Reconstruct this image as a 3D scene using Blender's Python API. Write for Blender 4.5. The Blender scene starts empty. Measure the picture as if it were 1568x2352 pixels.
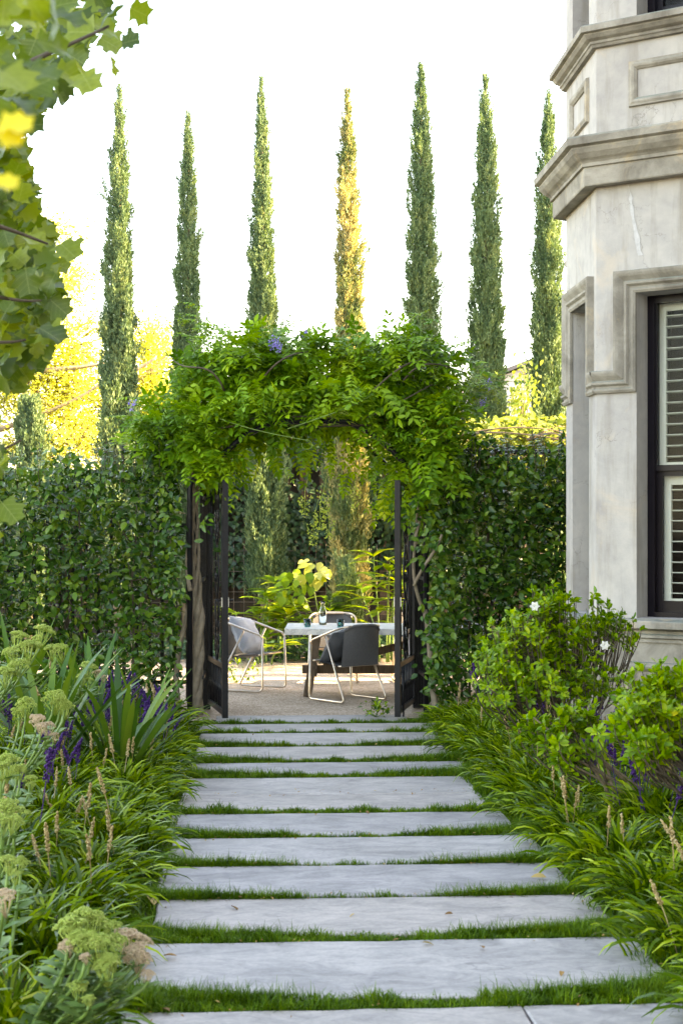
import bpy, math, random
import numpy as np
from mathutils import Matrix, Vector

# ------------------------------------------------------------------ camera, light, exposure
scene = bpy.context.scene
COL = scene.collection
YAW = math.atan(0.058)                       # camera turned a little right of the path's axis
CAM = np.array([-0.55, 0.0, 1.70])
FWD = np.array([math.sin(YAW), math.cos(YAW), 0.0])
RGT = np.array([math.cos(YAW), -math.sin(YAW), 0.0])
UPV = np.array([0.0, 0.0, 1.0])

cd = bpy.data.cameras.new('camera')
cd.sensor_fit = 'VERTICAL'; cd.sensor_height = 36.0; cd.sensor_width = 24.0
cd.lens = 54.84
cd.shift_y = 0.018
cd.clip_start = 0.05; cd.clip_end = 2000
cd.dof.use_dof = True; cd.dof.focus_distance = 13.5; cd.dof.aperture_fstop = 6.3
cam = bpy.data.objects.new('camera', cd)
cam.location = CAM; cam.rotation_euler = (math.radians(90), 0, -YAW)
COL.objects.link(cam); scene.camera = cam

SUN_EL, SUN_AZ = math.radians(31), math.radians(-3)   # azimuth measured from +X towards +Y
sun_dir = Vector((math.cos(SUN_EL) * math.cos(SUN_AZ), math.cos(SUN_EL) * math.sin(SUN_AZ), math.sin(SUN_EL)))
world = bpy.data.worlds.new('World'); scene.world = world; world.use_nodes = True
wn = world.node_tree; wn.nodes.clear()
wo = wn.nodes.new('ShaderNodeOutputWorld'); bg = wn.nodes.new('ShaderNodeBackground')
sk = wn.nodes.new('ShaderNodeTexSky'); sk.sky_type = 'NISHITA'; sk.sun_disc = False
sk.sun_elevation = SUN_EL; sk.sun_rotation = math.radians(90) - SUN_AZ
sk.air_density = 1.0; sk.dust_density = 1.2; sk.ozone_density = 0.6; sk.altitude = 50
bg.inputs['Strength'].default_value = 0.15
wn.links.new(sk.outputs[0], bg.inputs[0]); wn.links.new(bg.outputs[0], wo.inputs[0])
sl = bpy.data.lights.new('sun', 'SUN'); sl.energy = 5.0; sl.angle = math.radians(0.55); sl.color = (1.0, 0.86, 0.64)
so = bpy.data.objects.new('sun', sl); COL.objects.link(so)
so.rotation_euler = sun_dir.to_track_quat('Z', 'Y').to_euler(); so.location = (20, 0, 20)
vs = scene.view_settings
vs.view_transform = 'Standard'; vs.look = 'None'; vs.gamma = 1.0; vs.use_curve_mapping = False
vs.exposure = 3.25
vs.use_white_balance = True; vs.white_balance_temperature = 9500; vs.white_balance_tint = 15
scene.render.resolution_x = 682; scene.render.resolution_y = 1024
scene.cycles.max_bounces = 14; scene.cycles.transparent_max_bounces = 16
scene.cycles.diffuse_bounces = 4; scene.cycles.transmission_bounces = 14
scene.cycles.use_denoising = True
scene.cycles.caustics_reflective = False; scene.cycles.caustics_refractive = False

RNG = np.random.default_rng(7); random.seed(7)

# ------------------------------------------------------------------ photo-to-place measurements
KP = 0.00027915                              # one unit of the 1568 x 2352 measuring grid at one metre
def ray(x, y): return FWD + (x - 784) * KP * RGT - (y - 1218) * KP * UPV
def at(x, y, Y):
    d = ray(x, y); return CAM + d * ((Y - CAM[1]) / d[1])
def gnd(x, y, z=0.0):
    d = ray(x, y); return CAM + d * ((z - CAM[2]) / d[2])
def px(n, Y): return n * KP * Y              # size of n grid units at depth Y

# ------------------------------------------------------------------ mesh and object helpers
def nrm(a):
    a = np.asarray(a, float); return a / np.maximum(np.linalg.norm(a, axis=-1, keepdims=True), 1e-9)
def frames(d, n):
    y = nrm(d); x = nrm(np.cross(y, n)); z = np.cross(x, y)
    return np.stack([x, y, z], axis=-1)
def rdirs(n):
    v = RNG.normal(size=(n, 3)); return nrm(v)

class MB:
    def __init__(s): s.V = []; s.L = []; s.S = []; s.R = []; s.n = 0
    def raw(s, V, faces, r=None):
        V = np.asarray(V, float).reshape(-1, 3)
        s.V.append(V)
        s.L.append(np.concatenate([np.asarray(f, int) for f in faces]) + s.n)
        s.S.append(np.array([len(f) for f in faces], int))
        s.R.append(np.full(len(V), random.random() if r is None else r)); s.n += len(V)
        return s
    def grid(s, G, r=None, wrap=False):              # G: (n, a, b, 3) sheets of quads, r per sheet
        G = np.asarray(G, float); n, a, b, _ = G.shape
        i = np.arange(a - 1)[:, None]; j = np.arange(b if wrap else b - 1)[None, :]
        j2 = (j + 1) % b
        q = np.stack([i * b + j, i * b + j2, (i + 1) * b + j2, (i + 1) * b + j], -1).reshape(-1, 4)
        L = (q[None] + (np.arange(n) * a * b)[:, None, None]).reshape(-1) + s.n
        s.V.append(G.reshape(-1, 3)); s.L.append(L); s.S.append(np.full(n * len(q), 4))
        r = RNG.random(n) if r is None else np.broadcast_to(r, (n,))
        s.R.append(np.repeat(r, a * b)); s.n += n * a * b
        return s
    def inst(s, tpl, M, P, r=None):
        tv, tf = tpl; tv = np.asarray(tv, float); n = len(P); T = len(tv)
        if n == 0: return s
        V = np.einsum('nij,tj->nti', M, tv) + np.asarray(P)[:, None, :]
        fl = np.concatenate([np.asarray(f, int) for f in tf]); fs = np.array([len(f) for f in tf])
        s.V.append(V.reshape(-1, 3)); s.L.append((fl[None] + (np.arange(n) * T)[:, None]).reshape(-1) + s.n)
        s.S.append(np.tile(fs, n)); r = RNG.random(n) if r is None else r
        s.R.append(np.repeat(r, T)); s.n += n * T
        return s
    def box(s, c, size, rot=None, r=None):
        x, y, z = np.array(size) / 2
        v = np.array([[a * x, b * y, d * z] for d in (-1, 1) for b in (-1, 1) for a in (-1, 1)])
        if rot is not None: v = v @ np.array(rot).T
        return s.raw(v + np.array(c), [(0, 2, 3, 1), (4, 5, 7, 6), (0, 1, 5, 4), (2, 6, 7, 3), (0, 4, 6, 2), (1, 3, 7, 5)], r)
    def bar(s, a, b, w, h, up=(0, 0, 1), r=None):
        a = np.array(a, float); b = np.array(b, float); d = b - a; L = np.linalg.norm(d); d /= L
        u = np.array(up, float); sd = np.cross(d, u)
        if np.linalg.norm(sd) < 1e-4: sd = np.cross(d, [0, 1, 0])
        sd /= np.linalg.norm(sd); u = np.cross(sd, d)
        return s.box((a + b) / 2, (w, L, h), np.stack([sd, d, u], -1), r)
    def tube(s, pts, rad, n=8, r=None, cap=True):
        p = np.asarray(pts, float); m = len(p); rad = np.broadcast_to(np.asarray(rad, float), (m,))
        t = np.gradient(p, axis=0); t = nrm(t)
        u = np.cross(t[0], [0, 0, 1.0])
        if np.linalg.norm(u) < 1e-3: u = np.cross(t[0], [0, 1.0, 0])
        u /= np.linalg.norm(u); rings = []
        a = np.linspace(0, 2 * np.pi, n, endpoint=False)
        for k in range(m):
            u = u - t[k] * np.dot(u, t[k]); u /= max(np.linalg.norm(u), 1e-9); w = np.cross(t[k], u)
            rings.append(p[k] + rad[k] * (np.cos(a)[:, None] * u + np.sin(a)[:, None] * w))
        s.grid(np.array(rings)[None], r=RNG.random() if r is None else r, wrap=True)
        if cap:
            s.L.append(np.arange(n)[::-1] + s.n - m * n); s.S.append(np.array([n]))
            s.L.append(np.arange(n) + s.n - n); s.S.append(np.array([n]))
        return s
    def lathe(s, prof, c=(0, 0, 0), n=20, r=0.5):
        a = np.linspace(0, 2 * np.pi, n, endpoint=False)
        G = np.array([[[c[0] + q * math.cos(t), c[1] + q * math.sin(t), c[2] + z] for t in a] for q, z in prof])
        return s.grid(G[None], r=r, wrap=True)
    def mesh(s, name, smooth=False, origin=(0, 0, 0)):
        V = np.concatenate(s.V) - np.array(origin); L = np.concatenate(s.L); S = np.concatenate(s.S)
        me = bpy.data.meshes.new(name)
        me.vertices.add(len(V)); me.vertices.foreach_set('co', V.astype(np.float32).ravel())
        me.loops.add(len(L)); me.loops.foreach_set('vertex_index', L.astype(np.int32))
        me.polygons.add(len(S)); me.polygons.foreach_set('loop_start', np.concatenate([[0], np.cumsum(S)[:-1]]).astype(np.int32))
        me.polygons.foreach_set('use_smooth', np.full(len(S), smooth))
        at_ = me.attributes.new('rnd', 'FLOAT', 'POINT'); at_.data.foreach_set('value', np.concatenate(s.R).astype(np.float32))
        me.update(calc_edges=True); me.validate()
        return me
    def build(s, name, mat, parent=None, smooth=False, world=False):
        org = np.array(parent.location) if (world and parent is not None) else (0, 0, 0)
        me = s.mesh(name, smooth, org); me.materials.append(mat)
        return link(name, me, parent)

def link(name, me, parent=None):
    o = bpy.data.objects.new(name, me); COL.objects.link(o)
    if parent is not None: o.parent = parent
    return o
def tag(o, label, cat, group=None):
    o['label'] = label; o['category'] = cat
    if group: o['group'] = group
    return o
def thing(name, label, cat, loc=(0, 0, 0), rz=0.0, group=None):
    o = bpy.data.objects.new(name, None); COL.objects.link(o); o.empty_display_size = 0.1
    o.location = loc; o.rotation_euler = (0, 0, rz)
    return tag(o, label, cat, group)
def struct(o): o['kind'] = 'structure'; return o
def stuff(o): o['kind'] = 'stuff'; return o
def place(name, me, parent, M, P):                     # one object with its own transform, sharing mesh data
    o = link(name, me, parent)
    m = Matrix([[M[i][0], M[i][1], M[i][2], P[i]] for i in range(3)] + [[0, 0, 0, 1]])
    o.matrix_local = m
    return o
def scatter(th, tpls, M, P, mat, n_parts, part='leaf', rest='foliage', score=None, keep=None):
    """The n_parts pieces that show largest become objects of their own, the rest one mesh. P in world space."""
    org = np.array(th.location); P = np.asarray(P)
    sc = (P - CAM) @ FWD if score is None else score
    order = np.argsort(sc); k = len(tpls)
    mes = []
    for t in tpls:
        me = MB().raw(t[0], t[1], 0.0).mesh(part, True); me.materials.append(mat); mes.append(me)
    for i in order[:n_parts]: place(part, mes[i % k], th, M[i], P[i] - org)
    mb = MB(); rest_i = order[n_parts:]
    for j in range(k):
        sel = rest_i[rest_i % k == j]
        mb.inst(tpls[j], M[sel], P[sel])
    if len(rest_i): return stuff(mb.build(rest, mat, th, True, world=True))

def rounded(pts, r, n=5):
    P = [np.array(p, float) for p in pts]; out = [P[0]]
    for i in range(1, len(P) - 1):
        a, b, c = P[i - 1], P[i], P[i + 1]
        d1 = a - b; d2 = c - b; l1 = np.linalg.norm(d1); l2 = np.linalg.norm(d2)
        q = min(r, l1 * .45, l2 * .45); p1 = b + d1 / l1 * q; p2 = b + d2 / l2 * q
        for t in np.linspace(0, 1, n): out.append((1 - t) ** 2 * p1 + 2 * t * (1 - t) * b + t * t * p2)
    out.append(P[-1]); return np.array(out)
def bez(a, b, c, d, n=12):
    t = np.linspace(0, 1, n)[:, None]
    return (1 - t) ** 3 * np.array(a) + 3 * t * (1 - t) ** 2 * np.array(b) + 3 * t * t * (1 - t) * np.array(c) + t ** 3 * np.array(d)
def blades(base, az, L, lean, bend, w, S=6, twist=0.0, taper=0.75, keel=False):
    """Arching ribbons: returns (n, S+1, 2 or 3, 3)."""
    n = len(az); t = np.linspace(0, 1, S + 1)
    phi = lean[:, None] + bend[:, None] * t[None] ** 1.3
    ds = (L / S)[:, None]
    r = np.concatenate([np.zeros((n, 1)), np.cumsum(np.sin(phi[:, :-1]) * ds, 1)], 1)
    z = np.concatenate([np.zeros((n, 1)), np.cumsum(np.cos(phi[:, :-1]) * ds, 1)], 1)
    ca, sa = np.cos(az)[:, None], np.sin(az)[:, None]
    C = np.stack([base[:, 0:1] + r * ca, base[:, 1:2] + r * sa, base[:, 2:3] + z], -1)
    wt = np.where(t < 0.25, 0.7 + 1.2 * t, 1.0) * np.clip((1 - t) / (1 - taper), 0.06, 1) ** 0.7
    tw = twist * RNG.normal(size=(n, 1)) * t[None]
    sx = -sa * np.cos(tw); sy = ca * np.cos(tw); sz = np.sin(tw)
    side = np.stack([np.broadcast_to(sx, tw.shape), np.broadcast_to(sy, tw.shape), sz], -1)
    hw = (w[:, None] * wt[None] / 2)[..., None]
    if keel:
        up = np.zeros_like(C); up[..., 2] = 0.18
        return np.stack([C - side * hw + up * hw, C, C + side * hw + up * hw], 2)
    return np.stack([C - side * hw, C + side * hw], 2)

# ------------------------------------------------------------------ materials
def nmat(name):
    m = bpy.data.materials.new(name); m.use_nodes = True; nt = m.node_tree; nt.nodes.clear()
    out = nt.nodes.new('ShaderNodeOutputMaterial'); return m, nt, out
def nd(nt, t, **kw):
    n = nt.nodes.new(t)
    for k, v in kw.items():
        if k.startswith('i_'): n.inputs[int(k[2:]) if k[2:].isdigit() else k[2:]].default_value = v
        else: setattr(n, k, v)
    return n
def mixc(nt, fac, a, b, mode='MIX'):
    m = nt.nodes.new('ShaderNodeMix'); m.data_type = 'RGBA'; m.blend_type = mode
    for sock, v in ((m.inputs[0], fac), (m.inputs[6], a), (m.inputs[7], b)):
        if hasattr(v, 'is_linked') or hasattr(v, 'links'): nt.links.new(v, sock)
        else: sock.default_value = v if not isinstance(v, tuple) else (v if len(v) == 4 else v + (1,))
    return m.outputs[2]
def math_(nt, op, a, b=None, c=None):
    m = nt.nodes.new('ShaderNodeMath'); m.operation = op
    for i, v in enumerate((a, b, c)):
        if v is None: continue
        if hasattr(v, 'links'): nt.links.new(v, m.inputs[i])
        else: m.inputs[i].default_value = v
    return m.outputs[0]
def ramp(nt, fac, stops):
    r = nt.nodes.new('ShaderNodeValToRGB'); el = r.color_ramp.elements
    while len(el) < len(stops): el.new(0.5)
    for e, (p, c) in zip(el, stops): e.position = p; e.color = c if len(c) == 4 else tuple(c) + (1,)
    nt.links.new(fac, r.inputs[0]); return r.outputs[0]
def noise(nt, co, scale, detail=3, rough=0.55, dist=0.0):
    n = nt.nodes.new('ShaderNodeTexNoise'); n.inputs['Scale'].default_value = scale
    n.inputs['Detail'].default_value = detail; n.inputs['Roughness'].default_value = rough
    n.inputs['Distortion'].default_value = dist
    if co is not None: nt.links.new(co, n.inputs['Vector'])
    return n.outputs['Fac']
def objco(nt): return nt.nodes.new('ShaderNodeTexCoord').outputs['Object']
def wpos(nt): return nt.nodes.new('ShaderNodeNewGeometry').outputs['Position']
def bump(nt, h, strength, dist=0.01):
    b = nt.nodes.new('ShaderNodeBump'); b.inputs['Strength'].default_value = strength; b.inputs['Distance'].default_value = dist
    nt.links.new(h, b.inputs['Height']); return b.outputs[0]
def leaf_mat(name, stops, transl=0.35, rough=0.42, spec=0.45, tint=(1.25, 1.2, 0.55), patch=0.35, patch_scale=3.0):
    """Foliage: colour varies leaf by leaf (mesh attribute plus object random), light passes through the blade."""
    m, nt, out = nmat(name)
    a = nd(nt, 'ShaderNodeAttribute', attribute_name='rnd').outputs['Fac']
    oi = nt.nodes.new('ShaderNodeObjectInfo').outputs['Random']
    f = math_(nt, 'FRACT', math_(nt, 'ADD', a, oi))
    if patch:
        p = noise(nt, wpos(nt), patch_scale, 2)
        f = math_(nt, 'ADD', math_(nt, 'MULTIPLY', f, 1 - patch), math_(nt, 'MULTIPLY', math_(nt, 'MULTIPLY_ADD', p, 2.2, -0.6), patch))
    c = ramp(nt, f, stops)
    pb = nd(nt, 'ShaderNodeBsdfPrincipled'); pb.inputs['Roughness'].default_value = rough
    pb.inputs['Specular IOR Level'].default_value = spec
    nt.links.new(c, pb.inputs['Base Color'])
    tr = nt.nodes.new('ShaderNodeBsdfTranslucent')
    nt.links.new(mixc(nt, 1.0, c, tuple(tint) + (1,), 'MULTIPLY'), tr.inputs[0])
    mx = nt.nodes.new('ShaderNodeMixShader'); mx.inputs[0].default_value = transl
    nt.links.new(pb.outputs[0], mx.inputs[1]); nt.links.new(tr.outputs[0], mx.inputs[2]); nt.links.new(mx.outputs[0], out.inputs[0])
    return m
def plain(name, col, rough=0.5, metal=0.0, spec=0.5, var=0.0, scale=8.0, bmp=0.0, bscale=60.0):
    m, nt, out = nmat(name); pb = nt.nodes.new('ShaderNodeBsdfPrincipled')
    pb.inputs['Roughness'].default_value = rough; pb.inputs['Metallic'].default_value = metal
    pb.inputs['Specular IOR Level'].default_value = spec
    co = objco(nt)
    if var:
        n = noise(nt, co, scale, 5, 0.6)
        c = ramp(nt, n, [(0.25, [v * (1 - var) for v in col]), (0.75, [min(1, v * (1 + var)) for v in col])])
        nt.links.new(c, pb.inputs['Base Color'])
    else: pb.inputs['Base Color'].default_value = tuple(col) + (1,)
    if bmp: nt.links.new(bump(nt, noise(nt, co, bscale, 4), bmp, 0.01), pb.inputs['Normal'])
    nt.links.new(pb.outputs[0], out.inputs[0]); return m
def glass_mat(name, tint=(1, 1, 1), refl=1.0):
    m, nt, out = nmat(name)
    t = nt.nodes.new('ShaderNodeBsdfTransparent'); t.inputs[0].default_value = tuple(tint) + (1,)
    g = nt.nodes.new('ShaderNodeBsdfGlossy'); g.inputs['Roughness'].default_value = 0.03
    fr = nt.nodes.new('ShaderNodeFresnel'); fr.inputs[0].default_value = 1.5
    mx = nt.nodes.new('ShaderNodeMixShader'); nt.links.new(math_(nt, 'MULTIPLY', fr.outputs[0], refl), mx.inputs[0])
    nt.links.new(t.outputs[0], mx.inputs[1]); nt.links.new(g.outputs[0], mx.inputs[2]); nt.links.new(mx.outputs[0], out.inputs[0])
    return m

M = {}
M['hedge'] = leaf_mat('hedge_leaf', [(0, (.008, .036, .006)), (.45, (.036, .108, .013)), (.8, (.115, .215, .020)), (.96, (.24, .32, .03)), (1, (.46, .38, .06))], .18, .24, .32, patch=.3, patch_scale=2.0)
M['wisteria'] = leaf_mat('wisteria_leaf', [(0, (.030, .095, .006)), (.4, (.100, .235, .009)), (.8, (.265, .42, .014)), (.97, (.45, .54, .03)), (1, (.52, .42, .12))], .24, .40, .2, patch=.5, patch_scale=1.6)
M['cypress'] = leaf_mat('cypress_scale_leaf', [(0, (.055, .115, .064)), (.6, (.145, .225, .112)), (1, (.27, .34, .16))], .22, .6, .12, patch=.4, patch_scale=2.2)
M['cypress_sun_painted'] = leaf_mat('cypress_sun_painted_leaf', [(0, (.080, .140, .060)), (.38, (.16, .21, .09)), (.58, (.37, .34, .16)), (1, (.56, .49, .25))], .25, .6, .12, patch=.6, patch_scale=1.7)  # sunlight painted into the leaf colour as gold patches over green
M['gold'] = leaf_mat('gold_leaf', [(0, (.42, .48, .08)), (.5, (.52, .57, .13)), (1, (.64, .65, .22))], .55, .55, .1, tint=(1.1, 1.05, .6), patch=.4, patch_scale=1.0)
M['liriope'] = leaf_mat('liriope_blade', [(0, (.010, .036, .003)), (.4, (.072, .155, .005)), (.8, (.23, .345, .010)), (.97, (.44, .52, .03)), (1, (.46, .36, .14))], .22, .22, .26, patch=.2, patch_scale=2.5)
M['turf'] = leaf_mat('mondo_grass_blade', [(0, (.022, .066, .004)), (.5, (.075, .165, .008)), (.92, (.18, .29, .014)), (1, (.30, .21, .08))], .22, .5, .12, patch=.5, patch_scale=5.0)
M['strap'] = leaf_mat('strap_leaf', [(0, (.022, .075, .012)), (.6, (.066, .165, .020)), (1, (.19, .28, .03))], .22, .32, .25, patch=.2)
M['gardenia'] = leaf_mat('gardenia_leaf', [(0, (.040, .125, .004)), (.45, (.150, .290, .006)), (.92, (.36, .48, .010)), (1, (.6, .44, .03))], .33, .28, .28, patch=.35, patch_scale=3)
M['ginger'] = leaf_mat('ginger_leaf', [(0, (.09, .20, .012)), (.6, (.22, .35, .02)), (1, (.42, .46, .04))], .4, .38, .25, patch=.2)
M['ivy'] = leaf_mat('ivy_leaf', [(0, (.016, .050, .020)), (.7, (.036, .095, .034)), (1, (.085, .16, .045))], .2, .4, .45, patch=.4)
M['plane'] = leaf_mat('lobed_tree_leaf', [(0, (.045, .095, .010)), (.5, (.110, .185, .014)), (1, (.25, .32, .03))], .45, .36, .45, tint=(1.3, 1.15, .3), patch=0)
mm = M['plane']; nt = mm.node_tree                       # paler midrib and side veins on the big leaves
oc = nt.nodes.new('ShaderNodeTexCoord').outputs['Object']; sx = nt.nodes.new('ShaderNodeSeparateXYZ'); nt.links.new(oc, sx.inputs[0])
ax = math_(nt, 'ABSOLUTE', sx.outputs[0]); mid_ = math_(nt, 'LESS_THAN', ax, .014)
sv = math_(nt, 'ABSOLUTE', math_(nt, 'SUBTRACT', math_(nt, 'FRACT', math_(nt, 'MULTIPLY', math_(nt, 'SUBTRACT', sx.outputs[1], math_(nt, 'MULTIPLY', ax, .75)), 5.0)), .5))
vein = math_(nt, 'MAXIMUM', mid_, math_(nt, 'MULTIPLY', math_(nt, 'LESS_THAN', sv, .045), .55))
inl = math_(nt, 'LESS_THAN', math_(nt, 'ADD', math_(nt, 'MULTIPLY', ax, ax), math_(nt, 'MULTIPLY', sx.outputs[1], sx.outputs[1])), 2.0)
pbn = [n for n in nt.nodes if n.bl_idname == 'ShaderNodeBsdfPrincipled'][0]; src = pbn.inputs['Base Color'].links[0].from_socket
mot = ramp(nt, noise(nt, oc, 5.0, 4), [(.3, (.72, .76, .7)), (.7, (1.2, 1.15, 1.1))])
c2 = mixc(nt, 1.0, src, mot, 'MULTIPLY'); c2 = mixc(nt, math_(nt, 'MULTIPLY', math_(nt, 'MULTIPLY', vein, inl), .5), c2, (.42, .48, .16, 1)); nt.links.new(c2, pbn.inputs['Base Color'])
M['yellow'] = leaf_mat('yellowed_leaf', [(0, (.74, .60, .03)), (1, (.82, .70, .05))], .4, .45, .4, tint=(1.1, 1., .4), patch=0)
M['sun_painted_lime'] = leaf_mat('sun_painted_lime_leaf', [(0, (.40, .46, .08)), (1, (.62, .62, .22))], .4, .45, .3, patch=0)  # sunlit tone of the stalk plant's top leaves, put into the colour
M['vine'] = leaf_mat('vine_leaf', [(0, (.10, .18, .03)), (.5, (.22, .29, .06)), (.88, (.36, .38, .11)), (.96, (.50, .22, .06)), (1, (.45, .07, .04))], .35, .5, .15, patch=.3)
M['sedum_leaf'] = leaf_mat('sedum_leaf', [(0, (.10, .21, .05)), (1, (.20, .32, .09))], .2, .45, .4, patch=0)
M['sedum'] = leaf_mat('sedum_floret', [(0, (.30, .42, .08)), (.7, (.42, .53, .12)), (1, (.54, .57, .20))], .2, .6, .2, patch=.2, patch_scale=14)
M['sedum_pink'] = leaf_mat('sedum_floret_pink', [(0, (.58, .48, .27)), (.5, (.66, .49, .36)), (1, (.70, .58, .36))], .2, .6, .2, patch=.2)
M['purple'] = leaf_mat('purple_floret', [(0, (.030, .008, .085)), (.6, (.060, .016, .150)), (1, (.12, .04, .24))], .2, .5, .3, tint=(1.1, .9, 1.2), patch=0)
M['tan'] = leaf_mat('tan_seed', [(0, (.36, .24, .10)), (.6, (.52, .38, .18)), (1, (.62, .50, .28))], .15, .6, .2, tint=(1.1, 1, .7), patch=0)
M['lilac'] = leaf_mat('lilac_floret', [(0, (.22, .18, .55)), (1, (.42, .36, .72))], .3, .5, .3, tint=(1, .95, 1.2), patch=0)
M['white_petal'] = leaf_mat('white_petal', [(0, (.80, .79, .74)), (1, (.84, .84, .80))], .3, .5, .3, tint=(1, 1, .95), patch=0)
M['bark'] = plain('bark', (.20, .15, .10), .85, var=.45, scale=14, bmp=.6, bscale=40)
M['pale_bark'] = plain('pale_bark', (.23, .185, .13), .85, var=.35, scale=12, bmp=.7, bscale=30)
M['twig'] = plain('twig', (.075, .055, .036), .8, var=.4, scale=20)
M['green_stem'] = plain('green_stem', (.14, .24, .05), .5, var=.3, scale=20)
M['soil'] = plain('soil', (.055, .040, .028), .95, spec=.2, var=.5, scale=9, bmp=.8, bscale=50)
M['black_iron'] = plain('black_iron', (.010, .010, .012), .38, metal=0.0, spec=.25, var=.4, scale=10, bmp=.12, bscale=120)
M['steel'] = plain('brushed_steel', (.62, .52, .42), .32, metal=1.0, var=.12, scale=30)
M['galv'] = plain('latch_metal', (.55, .54, .50), .4, metal=.9, var=.2, scale=60)

# ================================================================== LARGE STRUCTURE
def sheet(name, x0, x1, y0, y1, z, mat, nx=2, ny=2, fz=None):
    xs = np.linspace(x0, x1, nx); ys = np.linspace(y0, y1, ny)
    X, Y = np.meshgrid(xs, ys); Z = np.full_like(X, z) if fz is None else fz(X, Y)
    return struct(MB().grid(np.stack([X, Y, Z], -1)[None], r=.5).build(name, mat, None, True))

sheet('ground', -400, 400, -400, 600, -0.12, M['soil'])

# ---- gravel court
m, nt, out = nmat('gravel'); co = objco(nt)
pb = nt.nodes.new('ShaderNodeBsdfPrincipled'); pb.inputs['Roughness'].default_value = .92; pb.inputs['Specular IOR Level'].default_value = .2
vo = nt.nodes.new('ShaderNodeTexVoronoi'); vo.inputs['Scale'].default_value = 75; nt.links.new(co, vo.inputs['Vector'])
cell = ramp(nt, nd(nt, 'ShaderNodeSeparateColor').outputs[0], [(0, (.38, .28, .20)), (.5, (.62, .48, .37)), (1, (.80, .68, .55))])
sep = [n for n in nt.nodes if n.bl_idname == 'ShaderNodeSeparateColor'][0]; nt.links.new(vo.outputs['Color'], sep.inputs[0])
big = ramp(nt, noise(nt, co, 2.3, 5, .65), [(.3, (.72, .68, .64)), (.7, (1, 1, 1))])
nt.links.new(mixc(nt, 1.0, cell, big, 'MULTIPLY'), pb.inputs['Base Color'])
nt.links.new(bump(nt, vo.outputs['Distance'], .9, .012), pb.inputs['Normal']); nt.links.new(pb.outputs[0], out.inputs[0])
M['gravel'] = m
sheet('gravel_court', -7, 7, 14.15, 21.0, -0.012, M['gravel'], 60, 40, lambda X, Y: -0.012 + .012 * np.sin(X * 2.1 + Y) * np.sin(Y * 2.7 - X))

# ---- planting beds (gently mounded towards the back)
def bed_z(X):
    t = np.clip((np.abs(X) - 1.05) / 1.3, 0, 1); return -0.045 + .24 * t * t * (3 - 2 * t)
sheet('planting_bed', -6, -1.0, 1.0, 14.1, 0, M['soil'], 30, 40, lambda X, Y: bed_z(X) + .012 * np.sin(X * 9) * np.sin(Y * 7))
sheet('planting_bed', 1.0, 3.4, 1.0, 14.1, 0, M['soil'], 16, 40, lambda X, Y: bed_z(X) * .7 + .012 * np.sin(X * 9) * np.sin(Y * 7))
def rbed_z(X): return bed_z(X) * .7

# ---- path: soil base with bluestone slabs as its pieces
path = sheet('garden_path', -1.15, 1.15, 1.0, 14.2, -0.052, M['soil'], 6, 30)
m, nt, out = nmat('bluestone'); co = wpos(nt)
mp = nt.nodes.new('ShaderNodeMapping'); mp.inputs['Scale'].default_value = (.85, 1.5, 1); nt.links.new(co, mp.inputs[0])
oi = nt.nodes.new('ShaderNodeObjectInfo').outputs['Random']
pb = nt.nodes.new('ShaderNodeBsdfPrincipled')
n1 = noise(nt, mp.outputs[0], 2.2, 7, .62, .6); n2 = noise(nt, co, 45, 4, .6); n3 = noise(nt, mp.outputs[0], 4.6, 8, .66, 1.8)
c = ramp(nt, n1, [(.32, (.23, .22, .225)), (.5, (.36, .345, .34)), (.68, (.50, .475, .46))])
c = mixc(nt, .36, c, ramp(nt, n3, [(.38, (.19, .18, .18)), (.47, (.34, .325, .32)), (.60, (.55, .52, .495))]))
c = mixc(nt, 1.0, c, ramp(nt, oi, [(0, (.84, .82, .82)), (.5, (1, .97, .94)), (1, (1.0, .93, .87))]), 'MULTIPLY')
c = mixc(nt, .6, c, ramp(nt, n2, [(.3, (.75, .75, .76)), (.7, (1.12, 1.12, 1.12))]), 'MULTIPLY')
# fine natural cleft lines
vo = nt.nodes.new('ShaderNodeTexVoronoi'); vo.feature = 'DISTANCE_TO_EDGE'; vo.inputs['Scale'].default_value = 1.1
wv = nt.nodes.new('ShaderNodeVectorMath'); wv.operation = 'ADD'; nn = nt.nodes.new('ShaderNodeTexNoise'); nn.inputs['Scale'].default_value = 3; nn.inputs['Detail'].default_value = 6
nt.links.new(mp.outputs[0], nn.inputs['Vector']); nt.links.new(mp.outputs[0], wv.inputs[0]); nt.links.new(nn.outputs['Color'], wv.inputs[1]); nt.links.new(wv.outputs[0], vo.inputs['Vector'])
line = ramp(nt, vo.outputs['Distance'], [(0, (.62, .62, .64)), (.012, (1, 1, 1))])
c = mixc(nt, ramp(nt, noise(nt, co, 1.3, 2), [(.45, (0, 0, 0)), (.65, (.9, .9, .9))]), c, mixc(nt, 1.0, c, line, 'MULTIPLY'))
nt.links.new(c, pb.inputs['Base Color'])
nt.links.new(ramp(nt, n1, [(.3, (.42, .42, .42)), (.7, (.62, .62, .62))]), pb.inputs['Roughness'])
hh = math_(nt, 'ADD', math_(nt, 'MULTIPLY', n3, .7), math_(nt, 'MULTIPLY', n2, .3))
nt.links.new(bump(nt, hh, .35, .012), pb.inputs['Normal']); nt.links.new(pb.outputs[0], out.inputs[0])
M['bluestone'] = m

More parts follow.
